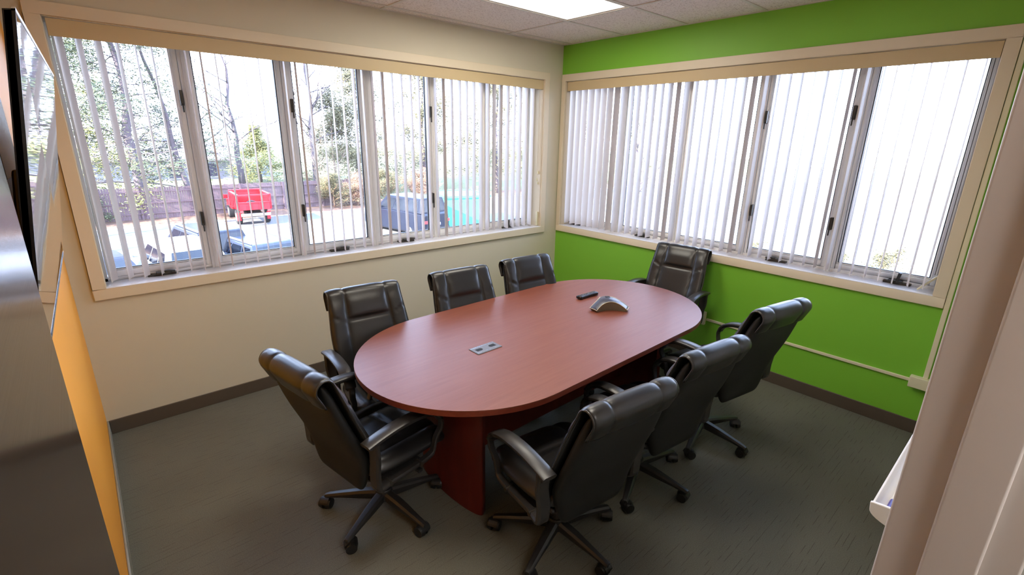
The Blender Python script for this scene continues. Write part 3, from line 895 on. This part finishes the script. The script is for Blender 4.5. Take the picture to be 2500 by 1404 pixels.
        MB().box(min(x, x-s_*.07), max(x, x-s_*.07), -.16, .05, .374, .390).build('arm_bracket', 'blackplastic', root, bevel=.004)
    # back support bar
    b = MB(); b.ribbon([(0, -.05, .372), (0, -.16, .372), (0, -.19, .380), (0, -.20, .40)], [(.08, .012)]*4, (1, 0, 0))
    b.build('back_bracket', 'blackplastic', root, smooth=False, bevel=.003)
    # mechanism, lever, gas column
    b = MB(); b.box(-.075, .075, -.10, .11, .325, .374); b.build('tilt_mechanism', 'blackplastic', root, bevel=.012)
    b = MB(); b.tube([(.06, .02, .345), (.17, .03, .34), (.22, .03, .335)], [.006, .006, .006], 8); b.box(.20, .26, .018, .042, .328, .342); b.build('height_lever', 'blackplastic', root, bevel=.002)
    b = MB(); b.cyl((0, .12, .34), (0, .15, .335), .022, n=16); b.build('tension_knob', 'hardware', root, bevel=.003)
    b = MB(); b.cyl((0, 0, .10), (0, 0, .235), .030, .030, 20); b.cyl((0, 0, .225), (0, 0, .245), .034, .030, 20)
    b.build('gas_column', 'blackplastic', root, smooth=False)
    MB().cyl((0, 0, .13), (0, 0, .33), .019, n=20).build('gas_piston', 'blackplastic', root)
    b = MB(); b.cyl((0, 0, .072), (0, 0, .128), .052, .040, 24); b.build('base_hub', 'blackplastic', root, bevel=.006)
    # star base: five legs, each with a caster
    for k in range(5):
        a = 2*PI*k/5+PI/2
        Mr = Matrix.Rotation(a, 4, 'Z')
        b = MB(); v = []
        for r, hw, zt_, zb_ in ((.03, .026, .118, .074), (.12, .024, .108, .070), (.22, .019, .090, .066), (.285, .016, .078, .060), (.305, .014, .072, .060)):
            for (yy, zz) in ((-hw, zb_), (-hw*1.0, zt_-.010), (-hw*.55, zt_), (hw*.55, zt_), (hw, zt_-.010), (hw, zb_)):
                v.append(Mr @ Vector((r, yy, zz)))
        f = []
        for i in range(4):
            for q in range(6): f.append((i*6+q, i*6+(q+1) % 6, (i+1)*6+(q+1) % 6, (i+1)*6+q))
        f += [tuple(range(5, -1, -1)), tuple(range(24, 30))]
        b.add(v, f)
        leg = b.build('leg', 'blackplastic', root, bevel=.004)
        c = MB(); ca = a + .9*k + .5
        Mc = Matrix.Translation(Mr @ Vector((.295, 0, 0))) @ Matrix.Rotation(ca, 4, 'Z')
        P_ = lambda x, y, z: Mc @ Vector((x, y, z))
        c.cyl(P_(0, 0, .045), P_(0, 0, .066), .010, n=12)
        for s_ in (-1, 1):
            c.cyl(P_(.014, s_*.007, .030), P_(.014, s_*.030, .030), .030, .025, n=24)
        c.box(-.012, .036, -.008, .008, .030, .050, Mc)
        # hood over the wheels
        hood = []
        nn = 10
        for yy in (-.022, .022):
            for i in range(nn+1):
                an = math.radians(20+150*i/nn); hood.append(P_(.014+.033*math.cos(an), yy, .030+.033*math.sin(an)))
        c.add(hood, [(i, i+1, nn+2+i, nn+1+i) for i in range(nn)])
        c.build('caster', 'rubber', leg, smooth=False)
    return root
chair = make_chair()
used = [False]
def place_chair(x, y, face_deg, label, group, base_rot=None, lift=0, z=0):
    o = chair if not used[0] else copy_tree(chair)
    used[0] = True
    o.location = (x, y, z); o.rotation_euler = (0, 0, math.radians(face_deg-90))
    tag(o, label, 'chair', group)
    for c in children(o):
        if c.name.split('.')[0] not in ('leg', 'gas_column', 'base_hub'): c.location.z = lift
    if base_rot is not None:
        for c in children(o):
            if c.name.startswith('leg'): c.rotation_euler = (0, 0, math.radians(base_rot))
    return o
GRP = 'black leather conference chairs'
CH = [
 (-2.98, -1.69, 10, 'black leather office chair at the table end nearest the orange wall', 65, .0),
 (-2.71, -1.30, -95, 'black leather office chair by the cream wall, nearest the orange wall, armrest showing', 20, .0),
 (-2.02, -1.34, -95, 'black leather office chair by the cream wall, middle of the three there', 30, .0),
 (-1.41, -1.36, -95, 'black leather office chair by the cream wall, nearest the green corner', 12, .0),
 (-.495, -1.65, 187, 'black leather office chair facing the room against the green wall below the window', 5, .03),
 (-1.12, -2.41, 80, 'black leather office chair on the doorway side, farthest from the doorway, raised highest', 51, .060),
 (-1.79, -2.38, 83, 'black leather office chair on the doorway side, middle of the three there', 61, .0),
 (-2.45, -2.39, 83, 'black leather office chair on the doorway side, nearest the doorway', 56, .0),
]
for x, y, a, lab, br, lf in CH: place_chair(x, y, a, lab, GRP, br-a, lf)

#OUTDOORS
# ------------------------------------------------------------------ outdoors: ground
def gz(x, y):
    z = -3.3 + .015*min(y, 31)
    t = max(0, min(1, (y-31)/9)); return z + 1.15*t*t*(3-2*t)
def ground(name, x0, x1, y0, y1, nx, ny, m, lab, dz=0, cat='ground'):
    b = MB(); b.grid(lambda u, v: Vector((x0+(x1-x0)*u, y0+(y1-y0)*v, gz(x0+(x1-x0)*u, y0+(y1-y0)*v)+dz)), nx, ny)
    return struct(b.build(name, m, smooth=True), lab, cat)
ground('parking_lot', -60, 110, -60, 27.6, 3, 60, 'asphalt', 'sun bleached asphalt parking lot below the windows')
ground('leaf_strip', -60, 110, 27.6, 31.2, 3, 4, 'litter', 'brown strip of leaf litter between the parking lot and the fence', .02)
ground('lawn', -60, 110, 31.2, 150, 3, 60, 'lawn', 'pale winter lawn rising behind the fence')

def fence(name, x0, x1, y, h, m, lab, board, post, seed=1):
    t = thing(name, lab, 'fence', (x0, y, gz(x0, y)))
    rng = random.Random(seed); b = MB(); x = 0
    while x < x1-x0:
        zz = gz(x0+x, y)-gz(x0, y); hh = h + rng.uniform(-.03, .03)
        b.box(x, x+board*.90, 0, .025, zz+.03, zz+hh); x += board
    b.build('fence_boards', m, t)
    b = MB()
    for z in (.3, h*.5, h-.25): b.box(0, x1-x0, -.05, 0, z, z+.08)
    b.build('rail', m, t)
    x = 0
    while x < x1-x0:
        MB().box(x-.05, x+.05, -.10, -.0, 0, h+.02).build('post', m, t); x += post
fence('picket_fence', -14, 11.5, 29.9, 1.75, 'fence', 'long brown wooden board fence at the far edge of the parking lot', .115, 2.5)
fence('vinyl_fence', 4.3, 8.6, 42.5, 1.15, 'whitefence', 'short white vinyl fence on the lawn behind the red truck', .30, 1.4)

# ------------------------------------------------------------------ houses
def house(x, y, rz, wx, wy, hw, hr, lab, z, wins):
    t = thing('house', lab, 'house', (x, y, z), rz)
    MB().box(0, wx, 0, wy, 0, hw).build('house_walls', 'siding', t)
    o = .4; th = .12
    b = MB(); b.prism([(-o, hw-.12), (wy/2, hr), (wy+o, hw-.12), (wy+o, hw), (wy/2, hr+th), (-o, hw)], -o, wx+o, 'x')
    b.build('roof', 'shingle', t)
    b = MB(); b.prism([(0.02, hw), (wy/2, hr-.05), (wy-.02, hw)], .0, wx, 'x'); b.build('gable', 'siding', t)
    for a in wins:
        f = MB().box(a[0]-.08, a[0]+a[2]+.08, -.05, .02, a[1]-.08, a[1]+a[3]+.08).build('window_trim', 'whitefence', t)
        MB().box(a[0], a[0]+a[2], -.06, -.045, a[1], a[1]+a[3]).build('pane', 'windowdark', f)
    MB().box(wx*.62, wx*.62+.7, wy*.4, wy*.4+.7, hw, hr+.6).build('chimney', 'siding', t)
house(-6.5, 41.5, 0, 12.2, 8, 2.1, 3.5, 'low pale house with a grey roof behind the brown fence', -2.25, [(1.5, .8, 1.1, 1.0), (7.9, .75, .9, 1.15), (10.2, .8, .9, 1.0)])

# ------------------------------------------------------------------ trees
def tree(name, lab, cat, x, y, h, r, lean=(0, 0), bark='bark', foliage=None, seed=0, spread=.35, first=.2, nb=26, droop=0.0, dens=14, leaf=.16, group=None, fork=True, zoff=0):
    rng = random.Random(seed)
    t = thing(name, lab, cat, (x, y, gz(x, y)+zoff), 0, group)
    wood_ = MB(); fol = MB()
    n = 10
    tr = [Vector((lean[0]*(i/n)*h + rng.uniform(-.06, .06)*h*.05*i, lean[1]*(i/n)*h+rng.uniform(-.06, .06)*h*.05*i, h*i/n)) for i in range(n+1)]
    wood_.tube(tr, [max(.012, r*(1-.93*(i/n)**.8)) for i in range(n+1)], 7)
    def leafs(p, d, k):
        for _ in range(int(k*2.2)):
            c = p + Vector((rng.gauss(0, 1), rng.gauss(0, 1), rng.gauss(0, .8)))*leaf*1.0
            a = Vector((rng.uniform(-1, 1), rng.uniform(-1, 1), rng.uniform(-.6, .4))).normalized()*leaf*rng.uniform(.3, .8)
            s_ = a.orthogonal().normalized()*leaf*rng.uniform(.12, .22) if bark == 'needle' else a.orthogonal().normalized()*leaf*rng.uniform(.06, .16)
            fol.add([c-a*.5-s_*.3, c-a*.5+s_*.3, c+a*.5+s_, c+a*.5-s_], [(0, 1, 2, 3)])
    def branch(p, d, ln, rad, lev):
        m = 5; pts = [p]; q = p.copy(); dd = d.normalized()
        for i in range(m):
            dd = (dd + Vector((rng.uniform(-.25, .25), rng.uniform(-.25, .25), rng.uniform(-.15, .2)-droop))).normalized()
            q = q + dd*ln/m; pts.append(q.copy())
        wood_.tube(pts, [max(.006, rad*(1-.8*i/m)) for i in range(m+1)], 4)
        if lev > 0:
            for k in range(4 if lev > 1 else 5):
                i = rng.randint(1, m); dv = (pts[i]-pts[i-1]).normalized()
                nd = (dv + Vector((rng.uniform(-1, 1), rng.uniform(-1, 1), rng.uniform(-.5, .8)))*.75).normalized()
                branch(pts[i], nd, ln*rng.uniform(.35, .6), rad*.5, lev-1)
        if foliage:
            for i in range(1, m+1): leafs(pts[i], dd, dens//(3 if lev else 2))
    for k in range(nb):
        f = first + (1-first)*(k+rng.random())/nb*.98
        i = f*n; i0 = int(min(n-1, i)); p = tr[i0].lerp(tr[i0+1], i-i0)
        a = rng.uniform(0, 2*PI); up = rng.uniform(-.1, .25) if foliage and not fork else rng.uniform(.35, 1.1)
        ln = h*spread*(1.12-f)*rng.uniform(.7, 1.2) if not fork else h*spread*rng.uniform(.5, 1)*(1.25-f)
        branch(p, Vector((math.cos(a), math.sin(a), up)), ln, r*(.32 if fork else .15)*(1.1-f), 2 if fork else 1)
    wood_.build('trunk', bark, t, smooth=True)
    if foliage: fol.build('foliage', foliage, t)
    return t
G = 'trees beyond the parking lot'
tree('spruce_tree', 'tall spruce with a thick straight trunk standing at the brown fence', 'tree', -1.3, 30.9, 15, .34, (.0, 0), 'bark', 'needle', 5, .34, .10, 60, .05, 16, .26, fork=False)
tree('spruce_tree', 'yellowish spruce left of the thick trunked spruce', 'tree', -4.4, 32.5, 12, .22, (.02, 0), 'bark', 'needle2', 8, .36, .06, 54, .05, 14, .26, fork=False)
tree('leaning_tree', 'slender dark tree leaning left beside the thick trunked spruce', 'tree', 1.2, 31.2, 14, .20, (-.12, 0), 'bark', 'needle', 12, .22, .25, 34, .02, 7, .22, fork=False)
tree('bare_tree', 'pale slanting bare tree in front of the yellowish spruce', 'tree', -3.0, 30.6, 11, .12, (-.14, 0), 'barklight', None, 14, .30, .25, 18)
tree('bare_tree', 'big bare tree with wide limbs behind the red truck', 'tree', 5.3, 37.0, 11.5, .26, (-.02, 0), 'bark', None, 21, .50, .22, 17)
tree('bare_tree', 'bare tree rising behind the vinyl fence, left of the big bare tree', 'tree', 3.0, 36.5, 10, .22, (-.10, 0), 'bark', None, 26, .42, .25, 14)
tree('bare_tree', 'bare tree with a forked crown seen through the third window part', 'tree', 9.3, 33.0, 12.5, .24, (.01, 0), 'bark', None, 31, .42, .3, 20)
tree('bare_tree', 'bare tree with pale twigs low beside the brown brush', 'tree', 8.7, 31.0, 5.0, .09, (.02, 0), 'barklight', None, 33, .55, .12, 26)
tree('pine_tree', 'airy grey green pine seen through the third and fourth window parts', 'tree', 13.5, 35, 9.5, .20, (.0, 0), 'bark', 'leaf', 41, .45, .15, 36, .0, 16, .30, fork=False)
tree('pine_tree', 'low airy pine right of the bare tree with the forked crown', 'tree', 11.0, 33.5, 7.5, .14, (.0, 0), 'barklight', 'leaf', 39, .42, .1, 30, .0, 13, .28, fork=False)
tree('pine_tree', 'airy pine standing behind the dark pickup', 'tree', 18.5, 33, 11, .22, (.0, 0), 'bark', 'leaf', 43, .42, .12, 40, .0, 15, .30, fork=False)
tree('pine_tree', 'airy pine behind the teal container', 'tree', 24, 30, 11, .22, (.0, 0), 'bark', 'leaf', 47, .42, .12, 40, .0, 15, .30, fork=False)
tree('pine_tree', 'airy pine seen through the last part of the long window', 'tree', 29, 26, 9, .20, (.0, 0), 'bark', 'leaf', 49, .42, .12, 34, .0, 14, .30, fork=False)
tree('bare_tree', 'thin bare tree seen through the left part of the window in the green wall', 'tree', 19.0, 12.0, 9, .14, (.0, 0), 'bark', 'leaf', 53, .34, .2, 18, .0, 3, .16)
tree('evergreen_shrub', 'rounded yellow green evergreen shrub above the red truck', 'shrub', 7.0, 38.5, 4.2, .10, (0, 0), 'bark', 'needle2', 61, .42, .02, 40, .0, 12, .22, fork=False)
tree('evergreen_shrub', 'dark green low shrub in front of the left end of the brown fence', 'shrub', -4.2, 29.6, 2.4, .06, (0, 0), 'bark', 'needle', 63, .55, .1, 30, .0, 12, .18, fork=False)
for i, (x, y, s_) in enumerate([(8.9, 29.0, 2.0), (10.6, 29.0, 1.8), (12.6, 28.8, 2.2), (15.2, 28.5, 2.0)]):
    tree('dry_bush', ['tangled dry bush right of the red truck, at the fence end', 'tangled dry bush, second from the fence end', 'tangled dry bush, third from the fence end', 'tangled dry bush farthest right, behind the dark pickup'][i],
         'bush', x, y, s_, .035, (0, 0), 'brushm', 'brushm' if i % 2 else 'leaf', 70+i, .75, .02, 30, .0, 5, .12, group='dry bushes along the lot edge')
for i, (x, y, s_, r_) in enumerate([(7.4, .9, 2.9, 1), (7.8, -.6, 2.75, 2), (8.0, -1.55, 2.85, 3), (7.6, -2.35, 2.55, 4)]):
    tree('twiggy_shrub', ['sparse twiggy shrub below the middle of the green wall window', 'sparse leafy shrub below the fourth part of the green wall window', 'fullest leafy shrub below the right part of the green wall window', 'lowest sparse shrub below the right end of the green wall window'][i],
         'shrub', x, y, s_, .03, (0, 0), 'barklight', 'leaf', 80+r_, .40, .1, 22, .0, 8, .07, group='shrubs below the green wall window')

# ------------------------------------------------------------------ vehicles (local +y is forward)
def loft(secs):
    """secs: list of rings (equal length)"""
    b = MB(); n = len(secs[0]); v = [p for s_ in secs for p in s_]
    f = []
    for i in range(len(secs)-1):
        for q in range(n): f.append((i*n+q, i*n+(q+1) % n, (i+1)*n+(q+1) % n, (i+1)*n+q))
    f += [tuple(range(n))[::-1], tuple(range((len(secs)-1)*n, len(secs)*n))]
    return b.add(v, f)
def wheel(x, y, r, wd, parent):
    s_ = 1 if x > 0 else -1
    b = MB(); b.cyl((x-s_*wd, y, r), (x, y, r), r, n=28)
    o = b.build('wheel', 'tyre', parent, bevel=.02)
    b = MB(); b.cyl((x-s_*.01, y, r), (x+s_*.012, y, r), r*.62, r*.56, n=20); b.build('rim', 'rim', o)
def car(lab, x, y, rz, pm, Lc=4.6, Wc=1.8, belt=.98, roof=1.5, cab=(-2.15, 1.0), rake=(.35, .75), wagon=True, kind='car', z=None, rails=False):
    t = thing('parked_car', lab, kind, (x, y, gz(x, y) if z is None else z), math.radians(rz))
    h = Wc/2
    def ring(yy, hw, z0, z1):
        return [(-hw, yy, z0+.08), (-hw*.94, yy, z0), (hw*.94, yy, z0), (hw, yy, z0+.08), (hw*1.0, yy, (z0+z1)*.5), (hw*.95, yy, z1-.05), (hw*.84, yy, z1), (-hw*.84, yy, z1), (-hw*.95, yy, z1-.05), (-hw*1.0, yy, (z0+z1)*.5)]
    tail = belt if wagon else belt-.02
    secs = [ring(-Lc/2, h*.86, .42, tail-.12), ring(-Lc/2+.10, h*.95, .30, tail-.03), ring(-Lc*.3, h, .22, belt), ring(0, h, .22, belt), ring(Lc*.22, h, .22, belt-.02), ring(Lc*.36, h*.97, .24, belt-.12), ring(Lc/2-.12, h*.92, .28, belt-.22), ring(Lc/2, h*.80, .40, belt-.34)]
    loft(secs).build('car_body', pm, t, bevel=.02)
    y0, y1 = cab; r0, r1 = rake; hw0 = h*.93; hw1 = h*.74; zr = roof
    # cabin corner points
    B = [(-hw0, y0), (hw0, y0), (hw0, y1), (-hw0, y1)]; T = [(-hw1, y0+r0), (hw1, y0+r0), (hw1, y1-r1), (-hw1, y1-r1)]
    bz = belt-.03
    v = [(a, c, bz) for a, c in B] + [(a, c, zr-.04) for a, c in T] + [(a*.9, c+(.06 if c < 0 else -.06), zr) for a, c in T]
    cb = MB().add(v, [(0, 1, 5, 4), (1, 2, 6, 5), (2, 3, 7, 6), (3, 0, 4, 7), (4, 5, 9, 8), (5, 6, 10, 9), (6, 7, 11, 10), (7, 4, 8, 11), (8, 9, 10, 11), (0, 3, 2, 1)])
    cb.build('cabin', pm, t, bevel=.02)
    def pane(name, c4, u0, u1, w0, w1, off=.008):
        P = [Vector(p) for p in c4]
        def Q(u, w_): return (P[0].lerp(P[1], u)).lerp(P[3].lerp(P[2], u), w_)
        nrm = (P[1]-P[0]).cross(P[3]-P[0]).normalized()
        cen = sum(P, Vector())/4
        if nrm.dot(cen-Vector((0, (y0+y1)/2, 1.2))) < 0: nrm = -nrm
        q = [Q(u0, w0), Q(u1, w0), Q(u1, w1), Q(u0, w1)]
        b = MB(); b.add([p+nrm*off for p in q]+[p-nrm*.01 for p in q], [(0, 1, 2, 3), (7, 6, 5, 4), (0, 4, 5, 1), (1, 5, 6, 2), (2, 6, 7, 3), (3, 7, 4, 0)])
        b.build(name, 'carglass', t)
    V3 = [Vector(p) for p in v]
    pane('rear_window', [V3[0], V3[1], V3[5], V3[4]], .09, .91, .10, .90)
    pane('windshield', [V3[3], V3[2], V3[6], V3[7]], .07, .93, .06, .92)
    for s_ in (0, 1):
        c4 = [V3[1], V3[2], V3[6], V3[5]] if s_ else [V3[0], V3[3], V3[7], V3[4]]
        for u0, u1 in ((.06, .30), (.33, .62), (.65, .93)) if wagon else ((.10, .48), (.52, .92)):
            pane('side_window', c4, u0, u1, .10, .86)
    for s_ in (-1, 1):
        for yy in (-Lc*.30, Lc*.31): wheel(s_*(h*.985), yy, .33, .2, t)
        MB().box(min(s_*h*.60, s_*h*.93), max(s_*h*.60, s_*h*.93), -Lc/2-.012, -Lc/2+.10, .72, .86).build('tail_lamp', 'lampred', t, bevel=.01)
        MB().box(min(s_*h*.55, s_*h*.86), max(s_*h*.55, s_*h*.86), Lc/2-.10, Lc/2-.01, .56, .66).build('head_lamp', 'lampwhite', t, bevel=.01)
        MB().box(min(s_*h, s_*(h+.16)), max(s_*h, s_*(h+.16)), y1-r1*.4-.1, y1-r1*.4, belt+.02, belt+.14).build('wing_mirror', pm, t, bevel=.02)
        if rails: MB().box(s_*hw1*.92-.02, s_*hw1*.92+.02, y0+r0+.1, y1-r1-.1, zr, zr+.06).build('roof_rail', 'rim', t, bevel=.008)
    MB().box(-.26, .26, -Lc/2-.02, -Lc/2+.04, .60, .72).build('licence_plate', 'whitefence', t)
    MB().box(-h*.9, h*.9, -Lc/2-.04, -Lc/2+.12, .30, .48).build('rear_bumper', 'tyre', t, bevel=.02)
    return t
# positions below the long window (cars parked nose out)
car('grey estate car with roof rails parked right of the dark SUV', .25, 14.9, 10, 'greypaint', 4.7, 1.84, 1.0, 1.52, (-2.2, 1.05), (.42, .8), True, rails=True)
car('dark blue SUV parked left of the grey estate car', -.85, 16.8, 8, 'bluegrey', 4.6, 1.86, 1.10, 1.74, (-2.2, 1.1), (.22, .7), True, rails=True)
car('bright white SUV parked below the first window part', -1.85, 14.9, 6, 'whitepaint', 4.6, 1.84, 1.08, 1.68, (-2.2, 1.0), (.35, .75), True)
car('dark rounded saloon car in the lower left corner of the window', -4.0, 15.1, 10, 'darkpaint', 4.6, 1.8, .95, 1.42, (-1.9, 1.0), (.75, .8), False)

def truck(x, y, rz):
    t = thing('dump_truck', 'lifted red truck with high open box sides in front of the brown fence', 'truck', (x, y, gz(x, y)), math.radians(rz))
    b = MB()
    b.box(-.45, .45, -2.6, 2.6, .62, .80); b.build('chassis', 'tyre', t)
    b = MB(); b.box(-.98, .98, -2.55, .35, 1.02, 1.12); b.build('box_floor', 'redpaint', t)
    for s_ in (-1, 1):
        x0, x1 = sorted((s_*.90, s_*.99))
        b = MB(); b.box(x0, x1, -2.55, .35, 1.12, 1.95); b.box(min(s_*.86, s_*1.03), max(s_*.86, s_*1.03), -2.55, .35, 1.90, 2.02)
        for yy in (-2.5, -1.8, -1.1, -.4, .3): b.box(min(s_*.97, s_*1.03), max(s_*.97, s_*1.03), yy-.04, yy+.04, 1.05, 1.95)
        b.build('box_side', 'redpaint', t, bevel=.01)
        MB().box(min(s_*.78, s_*1.0), max(s_*.78, s_*1.0), -1.95, -1.92, .28, .80).build('mud_flap', 'redpaint', t)
        for yy in (-1.45, 1.75): wheel(s_*1.0, yy, .46, .30, t)
        MB().box(min(s_*1.0, s_*1.28), max(s_*1.0, s_*1.28), 1.05, 1.12, 1.45, 1.72).build('wing_mirror', 'redpaint', t, bevel=.02)
        MB().box(min(s_*.72, s_*.90), max(s_*.72, s_*.90), -2.68, -2.60, .86, 1.00).build('tail_lamp', 'lampred', t, bevel=.01)
    b = MB(); b.box(-.90, .90, -2.62, -2.55, 1.02, 1.50)
    for xx in (-.3, .3): b.box(xx-.05, xx+.05, -2.66, -2.6, 1.04, 1.48)
    b.box(-.92, .92, -2.66, -2.56, 1.47, 1.53); b.build('tailgate', 'redpaint', t, bevel=.01)
    b = MB(); b.box(-.95, .95, .30, .38, 1.1, 2.05)
    b.box(-1.0, 1.0, .26, .40, 1.98, 2.10); b.build('headboard', 'redpaint', t, bevel=.01)
    b = MB(); b.box(-.95, .95, -2.60, -2.50, 1.90, 2.00); b.build('rear_rack_bar', 'redpaint', t, bevel=.01)
    # cab
    v = [(-.92, .45, .75), (.92, .45, .75), (.92, 2.75, .75), (-.92, 2.75, .75), (-.92, .45, 1.32), (.92, .45, 1.32), (.90, 2.72, 1.24), (-.90, 2.72, 1.24)]
    b = MB(); b.add(v, [(0, 3, 2, 1), (4, 5, 6, 7), (0, 1, 5, 4), (1, 2, 6, 5), (2, 3, 7, 6), (3, 0, 4, 7)]); b.build('cab_body', 'redpaint', t, bevel=.03)
    v = [(-.90, .47, 1.30), (.90, .47, 1.30), (.90, 1.75, 1.30), (-.90, 1.75, 1.30), (-.76, .55, 1.92), (.76, .55, 1.92), (.76, 1.35, 1.92), (-.76, 1.35, 1.92)]
    b = MB(); b.add(v, [(0, 3, 2, 1), (4, 5, 6, 7), (0, 1, 5, 4), (1, 2, 6, 5), (2, 3, 7, 6), (3, 0, 4, 7)]); b.build('cab_roof', 'redpaint', t, bevel=.03)
    b = MB(); b.add([(-.72, .455, 1.40), (.72, .455, 1.40), (.66, .515, 1.84), (-.66, .515, 1.84), (-.72, .49, 1.40), (.72, .49, 1.40), (.66, .55, 1.84), (-.66, .55, 1.84)], [(0, 1, 2, 3), (7, 6, 5, 4), (0, 4, 5, 1), (1, 5, 6, 2), (2, 6, 7, 3), (3, 7, 4, 0)])
    b.build('rear_window', 'carglass', t)
    b = MB(); b.box(-.88, .88, -2.72, -2.62, .62, .80); b.build('rear_bumper', 'rim', t, bevel=.01)
    # white load in the box: a wheel arch shaped liner
    b = MB(); b.prism([(.42*math.cos(a), 1.12+.40*math.sin(a)) for a in [PI*i/12 for i in range(13)]], -1.9, -1.4, 'y'); b.build('box_liner', 'tyre', t)
    return t
tk = truck(3.15, 27.0, -4); tk.scale = (.82, .82, .82)
car('dark pickup like van seen through the fourth window part', 8.9, 19.4, 10, 'bluegrey', 4.9, 1.95, 1.25, 1.95, (-2.3, 1.2), (.15, .7), True)
t = thing('waste_container', 'teal open waste container right of the dark van', 'container', (12.6, 19.6, gz(12, 19)), math.radians(-18))
b = MB(); b.prism([(-1.1, .15), (1.1, .15), (1.25, 1.75), (-1.25, 1.75)], -1.6, 1.6, 'y')
for yy in (-1.5, -.75, 0, .75, 1.5): b.prism([(-1.16, .15), (1.16, .15), (1.31, 1.70), (-1.31, 1.70)], yy-.05, yy+.05, 'y')
b.build('container_body', 'tealpaint', t)
b = MB(); b.box(-1.34, 1.34, -1.68, -1.55, 1.68, 1.80); b.box(-1.34, 1.34, 1.55, 1.68, 1.68, 1.80); b.box(-1.34, -1.2, -1.6, 1.6, 1.68, 1.80); b.box(1.2, 1.34, -1.6, 1.6, 1.68, 1.80); b.build('container_rim', 'tealpaint', t)
MB().box(-.9, .9, -1.4, 1.4, 0, .15).build('skid', 'tyre', t)
# trees off to the left whose shadows streak the lot
tree('bare_tree', 'bare tree at the left edge of the parking lot, outside the view', 'tree', -16, 20.0, 13, .28, (0, 0), 'bark', None, 91, .38, .2, 22)
tree('bare_tree', 'second bare tree at the left edge of the parking lot, outside the view', 'tree', -15, 24.0, 13, .28, (0, 0), 'bark', None, 95, .38, .2, 22)
